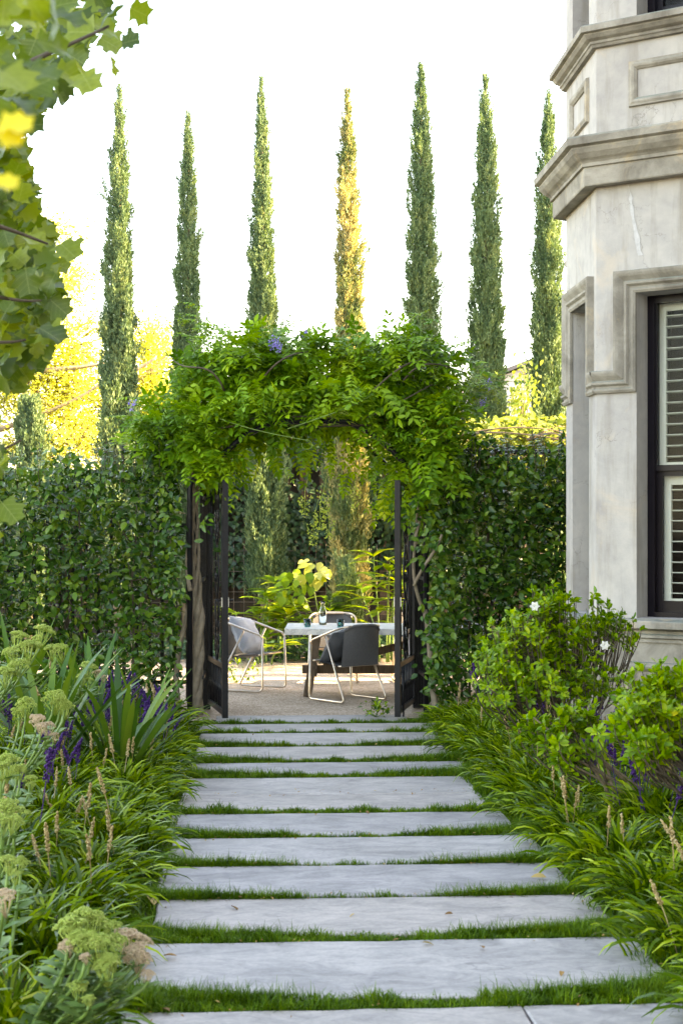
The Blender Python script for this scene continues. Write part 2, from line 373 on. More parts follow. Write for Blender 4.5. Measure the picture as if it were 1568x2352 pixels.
SLABS = [(2316, 2440), (2162, 2262), (2061, 2146), (1987, 2058), (1922, 1984), (1866, 1917), (1822.5, 1857), (1784, 1821.5), (1749, 1768), (1712, 1740), (1682, 1709), (1661, 1679), (1642, 1657)]
def slab(x0, x1, y0, y1, z=0.0, wob=.007):
    def edge(a, b, n):
        t = np.linspace(0, 1, n, endpoint=False)[:, None]; return np.array(a) * (1 - t) + np.array(b) * t
    e = np.concatenate([edge((x0, y0), (x1, y0), 18), edge((x1, y0), (x1, y1), 6), edge((x1, y1), (x0, y1), 18), edge((x0, y1), (x0, y0), 6)])
    k = len(e); ph = random.random() * 9
    e = e + wob * np.stack([np.sin(np.arange(k) * 1.7 + ph) + RNG.normal(size=k) * .6, np.sin(np.arange(k) * 1.1 + 2 * ph) + RNG.normal(size=k) * .6], -1) * .6
    c = e.mean(0); inn = e + nrm(c - e) * .007
    zz = z + RNG.normal() * .002
    V = np.concatenate([np.c_[e, np.full(k, z - .055)], np.c_[e, np.full(k, zz - .006)], np.c_[inn, np.full(k, zz)]])
    f = []
    for r in range(2): f += [(r * k + i, r * k + (i + 1) % k, (r + 1) * k + (i + 1) % k, (r + 1) * k + i) for i in range(k)]
    f.append(tuple(range(2 * k, 3 * k)))
    cy = np.array([c[0], c[1], 0])
    V = V - cy
    o = MB().raw(V, f, .5).build('paving_slab', M['bluestone'], path); o.location = cy
    return o
SLAB_Y = []
SEEN = []
for i, (yb, yf) in enumerate(SLABS):
    Yb, Yf = gnd(784, yb)[1], gnd(784, yf)[1]; SEEN.append(Yf)
    if i > 0 and i != 7: Yf = min(Yf, SLAB_Y[-1][1] + .12)      # real joints are narrow; the grass stands up in front of each slab
    SLAB_Y.append((Yf, Yb))
    if i == 12: slab(-.86, .86, Yf, Yb)
    elif i == 11: slab(-1.12, 1.12, Yf, Yb)
    elif i == 0: slab(-1.0, .42, Yf, Yb); slab(.425, 1.03, Yf, Yb)
    elif i in (6, 7): slab(-1.0 + (i == 7) * .01, .93, Yf, Yb)
    else: slab(-1.0 + RNG.uniform(-.05, .04), 1.0 + RNG.uniform(-.04, .05), Yf, Yb)
slab(1.14, 1.6, SLAB_Y[7][0] + .1, SLAB_Y[7][1] + .05, -.01)

# ================================================================== THE HOUSE (canted bay with rendered walls)
m, nt, out = nmat('aged_render'); co = wpos(nt)
pb = nt.nodes.new('ShaderNodeBsdfPrincipled'); pb.inputs['Roughness'].default_value = .85; pb.inputs['Specular IOR Level'].default_value = .25
n1 = noise(nt, co, 1.7, 6, .62, .5); n2 = noise(nt, co, 9, 5, .6)
c = ramp(nt, n1, [(.28, (.325, .300, .285)), (.5, (.435, .410, .385)), (.72, (.525, .490, .455))])
c = mixc(nt, .35, c, ramp(nt, n2, [(.3, (.31, .295, .285)), (.6, (.47, .44, .40)), (.8, (.58, .53, .46))]))
mp = nt.nodes.new('ShaderNodeMapping'); mp.inputs['Scale'].default_value = (3.5, 3.5, .5); nt.links.new(co, mp.inputs[0])
st = noise(nt, mp.outputs[0], 2.0, 5, .6)                      # rain streaks run downwards
c = mixc(nt, ramp(nt, st, [(.50, (0, 0, 0)), (.70, (.62, .62, .62))]), c, (.25, .22, .18, 1))
c = mixc(nt, ramp(nt, noise(nt, co, 1.1, 6, .7, .8), [(.60, (0, 0, 0)), (.68, (.32, .32, .32))]), c, (.58, .46, .33, 1))   # worn patches, warm under-coat
vo = nt.nodes.new('ShaderNodeTexVoronoi'); vo.feature = 'DISTANCE_TO_EDGE'; vo.inputs['Scale'].default_value = 1.35
wv = nt.nodes.new('ShaderNodeVectorMath'); wv.operation = 'ADD'; nn = nt.nodes.new('ShaderNodeTexNoise'); nn.inputs['Scale'].default_value = 2.2; nn.inputs['Detail'].default_value = 7; nn.inputs['Roughness'].default_value = .6
nt.links.new(co, nn.inputs['Vector']); nt.links.new(co, wv.inputs[0]); nt.links.new(nn.outputs['Color'], wv.inputs[1]); nt.links.new(wv.outputs[0], vo.inputs['Vector'])
crack = ramp(nt, vo.outputs['Distance'], [(0, (1, 1, 1)), (.008, (0, 0, 0))])
cm = math_(nt, 'MULTIPLY', crack, ramp(nt, noise(nt, co, 1.6, 2), [(.40, (0, 0, 0)), (.55, (.55, .55, .55))]))
c = mixc(nt, cm, c, (.16, .145, .13, 1))
nt.links.new(c, pb.inputs['Base Color'])
hh = math_(nt, 'SUBTRACT', math_(nt, 'ADD', math_(nt, 'MULTIPLY', n2, .5), math_(nt, 'MULTIPLY', noise(nt, co, 70, 4), .35)), math_(nt, 'MULTIPLY', cm, .5))
nt.links.new(bump(nt, hh, .45, .01), pb.inputs['Normal']); nt.links.new(pb.outputs[0], out.inputs[0])
M['render'] = m
m, nt, out = nmat('weathered_moulding'); co = wpos(nt)
pb = nt.nodes.new('ShaderNodeBsdfPrincipled'); pb.inputs['Roughness'].default_value = .85; pb.inputs['Specular IOR Level'].default_value = .25
n1 = noise(nt, co, 3.2, 6, .65, .5)
c = ramp(nt, n1, [(.28, (.155, .135, .110)), (.5, (.285, .258, .215)), (.72, (.44, .40, .34))])
up = nt.nodes.new('ShaderNodeNewGeometry').outputs['Normal']; sx = nt.nodes.new('ShaderNodeSeparateXYZ'); nt.links.new(up, sx.inputs[0])
c = mixc(nt, math_(nt, 'MULTIPLY', ramp(nt, sx.outputs[2], [(.3, (0, 0, 0)), (.8, (1, 1, 1))]), ramp(nt, noise(nt, co, 6, 4), [(.35, (.2, .2, .2)), (.6, (.8, .8, .8))])), c, (.20, .235, .20, 1))   # grey-green lichen on ledges
c = mixc(nt, ramp(nt, noise(nt, co, 2.0, 6, .7, .8), [(.58, (0, 0, 0)), (.68, (.6, .6, .6))]), c, (.52, .40, .26, 1))
nt.links.new(c, pb.inputs['Base Color'])
nt.links.new(bump(nt, math_(nt, 'ADD', noise(nt, co, 18, 5), noise(nt, co, 80, 3)), .4, .01), pb.inputs['Normal']); nt.links.new(pb.outputs[0], out.inputs[0])
M['moulding'] = m
M['black_paint'] = plain('black_gloss_paint', (.008, .006, .010), .3, spec=.2, var=.2, scale=4)
M['shutter'] = plain('shutter_white', (.76, .77, .70), .45, var=.04, scale=4)
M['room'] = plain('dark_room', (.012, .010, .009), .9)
M['pane'] = glass_mat('window_glass', (.95, .96, .95), .10)
M['filler'] = plain('pale_plaster_filler', (.47, .46, .45), .8, var=.2, scale=20)
M['roof'] = plain('slate', (.10, .10, .11), .7, var=.3, scale=5)

P0, P1 = np.array([2.10, 13.02]), np.array([2.10, 11.87])
dA = nrm(np.array([.796, -.603])); P2 = P1 + dA * 1.35
dC = np.array([dA[0], -dA[1]]); P3 = P0 + dC * 1.35
XM = P2[0]
house = thing('bay_window_house', 'weathered grey rendered house with canted bay window beside the path', 'house', (XM, 11.5, 0))
HL = [np.array([XM, 17.15]), P3, P0, P1, P2, np.array([XM, -4.0])]
def offs(pl, p):
    out = []
    for i, v in enumerate(pl):
        ns = []
        if i > 0: d = nrm(v - pl[i - 1]); ns.append(np.array([d[1], -d[0]]))
        if i < len(pl) - 1: d = nrm(pl[i + 1] - v); ns.append(np.array([d[1], -d[0]]))
        n = ns[0] if len(ns) == 1 else ns[0] + ns[1]
        n = nrm(n); out.append(v + n * p / max(.3, float(np.dot(n, ns[0]))))
    return np.array(out)
def sweep(prof, pl=HL[1:5]):
    rows = [np.c_[offs(pl, p), np.full(len(pl), z)] for p, z in prof]
    return MB().grid(np.array(rows)[None], r=.5)
def facet(mb, A, B, z0, z1, op=None, depth=.21):
    A = np.array(A); B = np.array(B); d = nrm(B - A); Lf = np.linalg.norm(B - A); n = np.array([d[1], -d[0]])
    def p(s, z, q=0): v = A + d * s - n * q; return (v[0], v[1], z)
    if op is None: mb.raw([p(0, z0), p(Lf, z0), p(Lf, z1), p(0, z1)], [(0, 1, 2, 3)]); return
    s0, s1, a, b = op
    for q in ((0, s0, z0, z1), (s1, Lf, z0, z1), (s0, s1, z0, a), (s0, s1, b, z1)):
        if q[3] - q[2] > .001: mb.raw([p(q[0], q[2]), p(q[1], q[2]), p(q[1], q[3]), p(q[0], q[3])], [(0, 1, 2, 3)])
    o = [(s0, a), (s1, a), (s1, b), (s0, b)]
    for i in range(4):
        (sa, za), (sb, zb) = o[i], o[(i + 1) % 4]
        mb.raw([p(sa, za), p(sb, zb), p(sb, zb, depth), p(sa, za, depth)], [(0, 1, 2, 3)])
LA, LB = 1.35, float(np.linalg.norm(P1 - P0))
opA, opB, opC = (.33, 1.02), (.26, LB - .26), (.33, 1.02)
ZS, ZT = 1.035, 3.50
for nm_, z0, z1, win in (('wall', 1.035, 4.36, (ZS + .002, ZT)), ('wall', 4.70, 5.42, None), ('wall', 5.56, 8.2, (5.60, 7.7))):
    mb = MB()
    for A, B, o in ((P3, P0, opC), (P0, P1, opB), (P1, P2, opA)):
        facet(mb, A, B, z0, z1, None if win is None else (o[0], o[1], win[0], win[1]))
    facet(mb, HL[0], P3, z0, z1); facet(mb, P2, HL[5], z0, z1)
    mb.build(nm_, M['render'], house, world=True)
# plinth under the sill, slightly wider than the wall above
mb = MB(); pl = offs(HL, .03)
for i in range(len(pl) - 1): facet(mb, pl[i], pl[i + 1], -.2, .87)
mb.build('plinth', M['moulding'], house, world=True)
# the block behind, its gable end and roof
mb = MB(); e1, e2 = np.array([6.2, 17.15]), np.array([6.2, -4.0])
facet(mb, e1, HL[0], -.2, 8.2); facet(mb, HL[5], e2, -.2, 8.2); facet(mb, e2, e1, -.2, 8.2)
mb.raw([(XM, 17.15, 8.2), (6.2, 17.15, 8.2), (6.2, -4, 8.2), (XM, -4, 8.2)], [(0, 1, 2, 3)])
mb.build('rear_wall', M['render'], house, world=True)
mb = MB(); xc = (XM + 6.2) / 2
mb.raw([(XM - .35, 17.45, 8.25), (XM - .35, -4.3, 8.25), (6.5, -4.3, 8.25), (6.5, 17.45, 8.25), (xc, 13, 9.3), (xc, 0, 9.3)], [(0, 1, 5, 4), (1, 2, 5), (2, 3, 4, 5), (3, 0, 4), (0, 3, 2, 1)])
mb.build('roof', M['roof'], house, world=True)
FULL = HL
sweep([(-.02, .86), (.05, .86), (.05, .885), (.075, .895), (.075, .915), (.055, .925), (.055, .945), (.085, .955), (.12, .965), (.135, .968), (.135, 1.015), (.13, 1.022), (.0, 1.036), (-.21, 1.037)], FULL).build('sill', M['moulding'], house, world=True)
sweep([(-.02, 4.34), (.10, 4.335), (.105, 4.345), (.105, 4.475), (.125, 4.48), (.125, 4.505), (.14, 4.52), (.165, 4.535), (.20, 4.57), (.215, 4.60), (.215, 4.612), (.25, 4.625), (.255, 4.675), (.245, 4.69), (.0, 4.74), (-.02, 4.74)], FULL).build('cornice', M['moulding'], house, world=True)
sweep([(-.02, 5.40), (.035, 5.405), (.045, 5.425), (.055, 5.43), (.055, 5.45), (.085, 5.465), (.105, 5.49), (.105, 5.50), (.135, 5.507), (.135, 5.55), (.125, 5.56), (0, 5.60), (-.21, 5.602)], FULL).build('string_course', M['moulding'], house, world=True)
sweep([(-.02, 8.0), (.1, 8.02), (.12, 8.1), (.25, 8.18), (.28, 8.24), (-.02, 8.26)], FULL).build('eaves_cornice', M['moulding'], house, world=True)

def on_facet(A, d):
    n = np.array([d[1], -d[0]])
    return lambda s, z, q=0: np.array([A[0] + d[0] * s + n[0] * q, A[1] + d[1] * s + n[1] * q, z])
fA, fB, fC = on_facet(P1, dA), on_facet(P0, np.array([0, -1.0])), on_facet(P3, nrm(P0 - P3))
def mould(f, path2, prof, closed=False):
    """Sweep prof = [(sideways, outwards)] along a path in the facet plane, mitred; sideways is to the left of travel."""
    pts = [np.array(p, float) for p in path2]; n = len(pts); rows = []
    for i in range(n):
        pr = pts[i - 1] if (i > 0 or closed) else None; nx = pts[(i + 1) % n] if (i < n - 1 or closed) else None
        ns = []
        if pr is not None: d = nrm(pts[i] - pr); ns.append(np.array([-d[1], d[0]]))
        if nx is not None: d = nrm(nx - pts[i]); ns.append(np.array([-d[1], d[0]]))
        nn = nrm(sum(ns)); k = 1 / max(.3, float(np.dot(nn, ns[0])))
        rows.append([f(*(pts[i] + nn * a * k), b) for a, b in prof])
    if closed: rows.append(rows[0])
    return MB().grid(np.array(rows)[None], r=.5)
HOOD = [(0, -.005), (0, .022), (.018, .034), (.030, .034), (.036, .020), (.050, .022), (.066, .044), (.082, .046), (.088, .030), (.095, .024), (.130, .050), (.148, .058), (.165, .060), (.170, .052), (.170, -.005)]
for f, (s0, s1), Lf in ((fA, opA, LA), (fB, opB, LB), (fC, opC, LA)):
    # the hood steps out sideways above mid height and runs on round the corner
    mould(f, [(-.022, 2.75), (s0, 2.75), (s0, ZT), (s1, ZT), (s1, 2.75), (Lf + .022, 2.75)], HOOD).build('window_hood', M['moulding'], house, world=True)
PAN = [(-.018, -.004), (-.018, .012), (0, .030), (.016, .034), (.034, .026), (.044, .026), (.05, -.004)]
for f, a, b, z0, z1 in ((fA, .32, 1.03, 4.96, 5.21), (fB, .30, LB - .30, 4.96, 5.21), (fC, .32, 1.03, 4.96, 5.21)):
    mould(f, [(a, z0), (a, z1), (b, z1), (b, z0)], PAN, True).build('wall_panel', M['moulding'], house, world=True)
for f, a, b in ((fA, .30, 1.05), (fB, .26, LB - .26)):
    g = (lambda f: (lambda s, z, q=0: f(s, z, q + .03)))(f)
    mould(g, [(a, .12), (a, .66), (b, .66), (b, .12)], PAN, True).build('plinth_panel', M['moulding'], house, world=True)
# pale run of filler under the cornice
zz = np.linspace(4.33, 3.78, 16); ww = .006 + .014 * np.clip((4.33 - zz) / .5, 0, 1) ** .7 + RNG.normal(size=16) * .005
xx = .26 + .10 * (4.33 - zz) / .55 + RNG.normal(size=16) * .004
MB().grid(np.array([[[fA(x - w, z, .003), fA(x + w, z, .003)] for x, w, z in zip(xx, ww, zz)]]), r=.5).build('filler_streak', M['filler'], house, world=True)

def sash_window(f, s0, s1, z0, z1, shutters=True, label=None):
    """black sash set back in the reveal, glass, and slatted shutters behind"""
    q0 = -.215
    w = MB()
    def rect(mb, a, b, c, d, qa, qb):
        V = [f(s, z, q) for q in (qa, qb) for (s, z) in ((a, c), (b, c), (b, d), (a, d))]
        mb.raw(V, [(0, 1, 2, 3), (7, 6, 5, 4), (0, 4, 5, 1), (1, 5, 6, 2), (2, 6, 7, 3), (3, 7, 4, 0)], .5)
    t = .055
    rect(w, s0 - .02, s0 + t, z0, z1 + .02, q0 - .10, q0); rect(w, s1 - t, s1 + .02, z0, z1 + .02, q0 - .10, q0)
    rect(w, s0 + t, s1 - t, z1 - t, z1 + .02, q0 - .10, q0 - .002); rect(w, s0 + t, s1 - t, z0, z0 + .04, q0 - .10, q0 + .012)
    win = w.build('window', M['black_paint'], house, world=True)
    zm = z0 + (z1 - z0) * .455
    org = np.array(house.location)
    def sub(name, mat, rects, smooth=False):
        mb = MB()
        for r in rects: rect(mb, *r)
        me = mb.mesh(name, smooth, org); me.materials.append(mat); return link(name, me, win)
    a, b = s0 + t, s1 - t
    u = .045
    sub('upper_sash', M['black_paint'], [(a, a + .012, zm, z1 - t, q0 - .05, q0 - .02), (b - .012, b, zm, z1 - t, q0 - .05, q0 - .02), (a + .012, b - .012, zm, zm + .045, q0 - .05, q0 - .022)])
    sub('lower_sash', M['black_paint'], [(a, a + u, z0 + .04, zm, q0 - .085, q0 - .055), (b - u, b, z0 + .04, zm, q0 - .085, q0 - .055), (a + u, b - u, z0 + .04, z0 + .125, q0 - .085, q0 - .057), (a + u, b - u, zm - .04, zm, q0 - .085, q0 - .057)])
    sub('pane', M['pane'], [(a + .012, b - .012, zm + .045, z1 - t, q0 - .038, q0 - .034)])
    sub('pane', M['pane'], [(a + u, b - u, z0 + .125, zm - .04, q0 - .073, q0 - .069)])
    if shutters:
        qs = q0 - .125; st = .062
        for (za, zb, aa, bb) in ((zm + .02, z1 - .03, a - .02, b + .02), (z0 + .09, zm - .03, a + .022, b - .022)):
            mid = (aa + bb) / 2
            sub('shutter_frame', M['shutter'], [(aa, aa + st, za, zb, qs - .028, qs), (bb - st, bb, za, zb, qs - .028, qs), (aa + st, bb - st, zb - .075, zb, qs - .028, qs - .002), (aa + st, bb - st, za, za + .05, qs - .028, qs - .002)])
            n = int(round((zb - za - .125) / .0815)); me = None
            for k in range(n):
                zc = za + .05 + (k + .5) * (zb - za - .125) / n
                if me is None:
                    mb = MB(); V = []
                    c0 = f(0, 0, 0)
                    for s in (aa + st, bb - st):
                        for dz, dq in ((-.0065, -.036), (-.001, -.036), (.0060, .026), (.0005, .026)): V.append(f(s, dz, qs - .014 + dq) * np.array([1, 1, 1]))
                    mb.raw(V, [(0, 1, 2, 3), (7, 6, 5, 4), (0, 4, 5, 1), (1, 5, 6, 2), (2, 6, 7, 3), (3, 7, 4, 0)], .5)
                    me = mb.mesh('slat', False, (org[0], org[1], 0)); me.materials.append(M['shutter'])
                o = link('slat', me, win); o.location = (0, 0, zc)
            kn = MB().lathe([(.004, 0), (.012, .004), (.015, .014), (.010, .024), (.002, .028)], n=10)
            me2 = kn.mesh('shutter_knob', True); me2.materials.append(M['shutter'])
            o = link('shutter_knob', me2, win); o.location = f(mid, za + .035, qs + .002) - org; o.rotation_euler = (math.radians(90), 0, math.atan2(dA[1], dA[0]))
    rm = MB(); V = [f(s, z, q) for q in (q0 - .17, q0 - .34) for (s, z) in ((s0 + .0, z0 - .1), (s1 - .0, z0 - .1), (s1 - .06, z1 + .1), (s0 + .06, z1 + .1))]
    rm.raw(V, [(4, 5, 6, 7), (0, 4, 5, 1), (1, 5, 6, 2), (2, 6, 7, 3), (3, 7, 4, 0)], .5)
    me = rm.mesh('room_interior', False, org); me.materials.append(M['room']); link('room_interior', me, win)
    return win
sash_window(fA, opA[0], opA[1], ZS, ZT)
sash_window(fB, opB[0], opB[1], ZS, ZT)
sash_window(fA, opA[0], opA[1], 5.60, 7.7, False)
sash_window(fB, opB[0], opB[1], 5.60, 7.7, False)

# ================================================================== LEAF SHAPES
def oval(l=1.0, w=.55, fold=.12, curl=.10, wide=.45, n=4):
    """pointed oval leaf, base at the origin, tip on +Y, folded along the midrib"""
    t = np.linspace(0, 1, n + 1); V = []
    for k in t:
        hw = w / 2 * (math.sin(math.pi * min(1, k ** (math.log(.5) / math.log(wide)))) ** .8 if 0 < k < 1 else 0.0)
        z = -curl * k * k
        V.append((0, k * l, z - 0))
        V.append((-hw, k * l, z + fold * hw * 2)); V.append((hw, k * l, z + fold * hw * 2))
    f = []
    for i in range(n):
        a, b = 3 * i, 3 * (i + 1)
        if i == 0: f += [(a, b, b + 1), (a, b + 2, b)]
        elif i == n - 1: f += [(a, b, a + 1), (a, a + 2, b)]
        else: f += [(a, b, b + 1, a + 1), (a, a + 2, b + 2, b)]
    return np.array(V), f
def joined(parts):
    V, F, n = [], [], 0
    for v, f in parts: V.append(v); F += [tuple(i + n for i in q) for q in f]; n += len(v)
    return np.concatenate(V), F
def compound(n=6, seed=0, leaf=.26, droop=.35):
    """wisteria leaf: paired leaflets along a drooping midrib, about one unit long"""
    rs = np.random.default_rng(seed); parts = []
    t = np.linspace(0, 1, 6); ry = t * 1.0; rz = -droop * t ** 2
    mid = np.stack([np.zeros(6), ry, rz], -1)
    w = .006
    parts.append((np.concatenate([mid + [-w, 0, 0], mid + [w, 0, 0]]), [(i, i + 6, i + 7, i + 1) for i in range(5)]))
    for k in range(n):
        u = .22 + .74 * k / (n - 1) if n > 1 else .5
        for s in (-1, 1):
            if rs.random() < .05: continue
            a = s * math.radians(rs.uniform(48, 68)); L = leaf * rs.uniform(.85, 1.15) * (1 - .25 * abs(u - .55))
            v, f = oval(1, .42, .10, .18, .42, 3); v = v * L
            b = math.radians(rs.uniform(-30, 12)); v = v @ np.array([[1, 0, 0], [0, math.cos(b), -math.sin(b)], [0, math.sin(b), math.cos(b)]]).T
            R = np.array([[math.cos(a), math.sin(a), 0], [-math.sin(a), math.cos(a), 0], [0, 0, 1]])
            parts.append((v @ R.T + [0, u, -droop * u * u], f))
    v, f = oval(1, .42, .10, .2, .42, 3); parts.append((v * leaf * 1.1 + [0, 1.0, -droop], f))
    return joined(parts)
def lobed(seed=0):
    """tulip-tree leaf: broad, four to six pointed lobes, shallow notch at the tip"""
    rs = np.random.default_rng(seed)
    h = [(0, 0), (.10, -.03), (.30, .02), (.52, .06), (.40, .20), (.36, .30), (.58, .46), (.66, .60), (.48, .62), (.34, .74), (.36, .92), (.20, .90), (.0, .86)]
    h = [(a * (1 + rs.normal() * .06), b * (1 + rs.normal() * .04)) for a, b in h]
    R = [(a, b) for a, b in h]; Lf = [(-a, b) for a, b in h]
    def zz(x, y): return .30 * abs(x) - .14 * y * y + .05 * math.sin(7 * y + seed) * abs(x) * 3
    rib = [(0, k) for k in (0, .3, .6, .86)]
    V = [(x, y, zz(x, y)) for x, y in R[1:-1]] + [(x, y, zz(x, y)) for x, y in Lf[1:-1]] + [(x, y, -.14 * y * y) for x, y in rib]
    n = len(R) - 2; r0 = 2 * n; F = []
    for o, fl in ((0, False), (n, True)):
        def q(*i): F.append(tuple(i[::-1]) if fl else tuple(i))
        q(r0, o, o + 1, o + 2, o + 3); q(r0, o + 3, o + 4, r0 + 1); q(r0 + 1, o + 4, o + 5, o + 6, o + 7); q(r0 + 1, o + 7, o + 8, r0 + 2); q(r0 + 2, o + 8, o + 9, o + 10, r0 + 3)
    st = [(-.012, -.45, -.06), (.012, -.45, -.06), (.012, 0, 0), (-.012, 0, 0)]
    k = len(V); V += st; F.append((k, k + 1, k + 2, k + 3))
    return np.array(V), F
OCT = (np.array([(1, 0, 0), (-1, 0, 0), (0, 1, 0), (0, -1, 0), (0, 0, 1), (0, 0, -1)], float), [(0, 2, 4), (2, 1, 4), (1, 3, 4), (3, 0, 4), (2, 0, 5), (1, 2, 5), (3, 1, 5), (0, 3, 5)])
DIA = (np.array([(0, 0, 0), (-.5, .45, .05), (0, 1, 0), (.5, .45, .05)], float), [(0, 1, 2, 3)])
def I3(n, s): return np.eye(3)[None] * np.broadcast_to(np.asarray(s, float), (n,))[:, None, None]

# ================================================================== TURF between and beside the slabs
mb = MB(); G = []
def turf(x0, x1, y0, y1, n, hmul=1.0, hc=.024):
    x = RNG.uniform(x0, x1, n); y = RNG.uniform(y0, y1, n)
    side = np.clip(np.abs(x) / 1.0, 0, 1.2)
    cl = .75 + .5 * np.sin(x * 11 + y * 5) * np.sin(y * 17 + x * 3) + .3 * np.sin(x * 29 + y * 13)
    h = (hc + .034 * side ** 2.2) * np.clip(cl, .5, 1.5) * RNG.uniform(.6, 1.35, n) * hmul
    w = np.full(n, .0050) * (.75 + .07 * y)
    b = np.stack([x, y, np.full(n, -.030)], -1)
    return blades(b, RNG.uniform(0, 2 * np.pi, n), h + .025, RNG.uniform(0, .9, n), RNG.uniform(.4, 2.0, n), w, S=3, taper=.3)
ys = SLAB_Y
for i in range(len(ys) - 1):
    if i == 6: continue
    y0, y1 = ys[i][1], ys[i + 1][0]
    dens = 26000 if y0 < 9 else 20000
    wmid = y1 - y0
    for k in range(3):                                    # the outer ends of each joint grow wider over the stone
        hc = float(np.clip((SEEN[i + 1] - y0 - .05) * 1.7 / y0, .030, .035))
        if k == 0: G.append(turf(-1.06, 1.06, y0 + .004, y1 + .01, int(dens * 2.2 * (wmid + .02)), 1.0, hc))
        elif i < 10 and i != 5:
            s = (-1, 1)[k - 1]; n_ = int(dens * .40); u = RNG.random(n_) ** .5; amp = RNG.uniform(.17, .24); pw = RNG.uniform(1.8, 2.8)
            T = turf(0, 1, 0, 1, n_, 1.0, hc); xs_ = s * (.25 + .83 * u); yy = y1 - .01 + RNG.random(n_) * (amp * u ** pw + .01)
            T[..., 0] += (xs_ - T[:, 0, :, 0].mean(1))[:, None, None]; T[..., 1] += (yy - T[:, 0, :, 1].mean(1))[:, None, None]; G.append(T)
for s in (-1, 1):
    a, b = (.96, 1.20) if s > 0 else (-1.20, -.97)
    G.append(turf(a, b, 4.2, 13.6, 9000, .9))
G.append(turf(.90, 1.17, ys[6][0] - .1, ys[7][1] + .1, 5000, .8))
mb.grid(np.concatenate(G)); o = mb.build('turf_grass', M['turf']); stuff(o); tag(o, 'short mossy green turf filling the joints between the paving slabs', 'grass')

# ================================================================== LIRIOPE CLUMPS
def clump_mesh(seed, n=420, L=(.17, .33), w=.0130):
    global RNG
    keep = RNG; RNG = np.random.default_rng(100 + seed)
    az = RNG.uniform(0, 2 * np.pi, n); k = RNG.random(n); rr = .23 * np.sqrt(k)
    base = np.stack([rr * np.cos(az + RNG.normal(size=n) * .6), rr * np.sin(az + RNG.normal(size=n) * .6), np.zeros(n)], -1)
    az = az + RNG.normal(size=n) * (.9 - .5 * k)
    B = blades(base, az, RNG.uniform(L[0], L[1], n), .05 + .80 * k * RNG.uniform(.6, 1.2, n), 1.1 + 1.3 * RNG.random(n) * (.5 + .6 * k), np.full(n, w) * RNG.uniform(.8, 1.25, n), S=6, twist=.9)
    mb = MB().grid(B)
    # spent blades hanging at the foot
    q = 26; az2 = RNG.uniform(0, 2 * np.pi, q)
    mb.grid(blades(np.zeros((q, 3)) + [0, 0, .02], az2, RNG.uniform(.2, .32, q), RNG.uniform(.9, 1.2, q), RNG.uniform(.5, 1.0, q), np.full(q, w), S=4), r=.995)
    me = mb.mesh('liriope_clump', True); me.materials.append(M['liriope']); RNG = keep
    return me
def spike_mesh(mat, seed, stalk=.30, head=.13, fat=.013, fleck=.0062, n=75):
    rs = np.random.default_rng(seed); mb = MB()
    bend = rs.normal(size=2) * .03
    def c(t): return np.array([bend[0] * t * t, bend[1] * t * t, t * (stalk + head)])
    mb.tube([c(t) for t in np.linspace(0, 1, 6)], .0022, 5)
    t = stalk / (stalk + head) + (head / (stalk + head)) * rs.random(n); a = rs.uniform(0, 6.28, n)
    P = np.array([c(k) + np.array([math.cos(b), math.sin(b), 0]) * fat * (1.15 - .8 * ((k * (stalk + head) - stalk) / head) ** 2) * rs.uniform(.5, 1) for k, b in zip(t, a)])
    mb.inst(OCT, I3(n, fleck * rs.uniform(.7, 1.25, n)) @ np.diag([1, 1, 1.3])[None], P)
    me = mb.mesh('flower_spike', True); me.materials.append(mat); return me
CL = [clump_mesh(i) for i in range(7)]
SPP = [spike_mesh(M['purple'], i) for i in range(4)]; SPT = [spike_mesh(M['tan'], 20 + i, .24, .10, .008, .0055, 48) for i in range(4)]
for a in SPT: a.name = 'seed_spike'
ORD = ['first', 'second', 'third', 'fourth', 'fifth', 'sixth', 'seventh', 'eighth', 'ninth', 'tenth', 'eleventh', 'twelfth', 'thirteenth']
def liriope(x, y, sc, purple, tan, label, group, zf=None):
    z = (bed_z if x < 0 else rbed_z)(x) + .01
    o = link('liriope_clump', random.choice(CL)); o.location = (x, y, float(z)); s = sc * random.uniform(.92, 1.1)
    o.scale = (s, s, s * random.uniform(.92, 1.1)); o.rotation_euler = (random.uniform(-.06, .06), random.uniform(-.06, .06), random.uniform(0, 6.28))
    tag(o, label, 'grass plant', group)
    for k in range(purple + tan):
        me = random.choice(SPP if k < purple else SPT)
        c = link('flower_spike' if k < purple else 'seed_spike', me, o)
        r_ = .19 * math.sqrt(random.random()); a_ = random.uniform(0, 6.28)
        if k >= purple and x > 0: a_ = random.uniform(2.6, 5.2)
        c.location = (r_ * math.cos(a_), r_ * math.sin(a_), 0)
        c.rotation_euler = (-math.sin(a_) * r_ * 1.6 + random.uniform(-.1, .1), math.cos(a_) * r_ * 1.6 + random.uniform(-.1, .1), random.uniform(0, 6.28)); q = random.uniform(.85, 1.2); c.scale = (q, q, q)
    return o
PUR_L = {(11, 1): 0, (10, 1): 14, (9, 0): 12, (8, 0): 12, (9, 1): 16, (8, 1): 14, (6, 1): 5, (5, 1): 7, (5, 2): 6, (6, 2): 5, (3, 1): 4, (2, 2): 5, (1, 1): 3, (10, 0): 4}
PUR_R = {(11, 1): 14, (10, 1): 10, (10, 2): 6, (8, 1): 4, (7, 1): 6, (6, 1): 9, (5, 1): 14, (4, 1): 14, (5, 2): 10, (6, 2): 12, (7, 2): 8, (3, 1): 8}
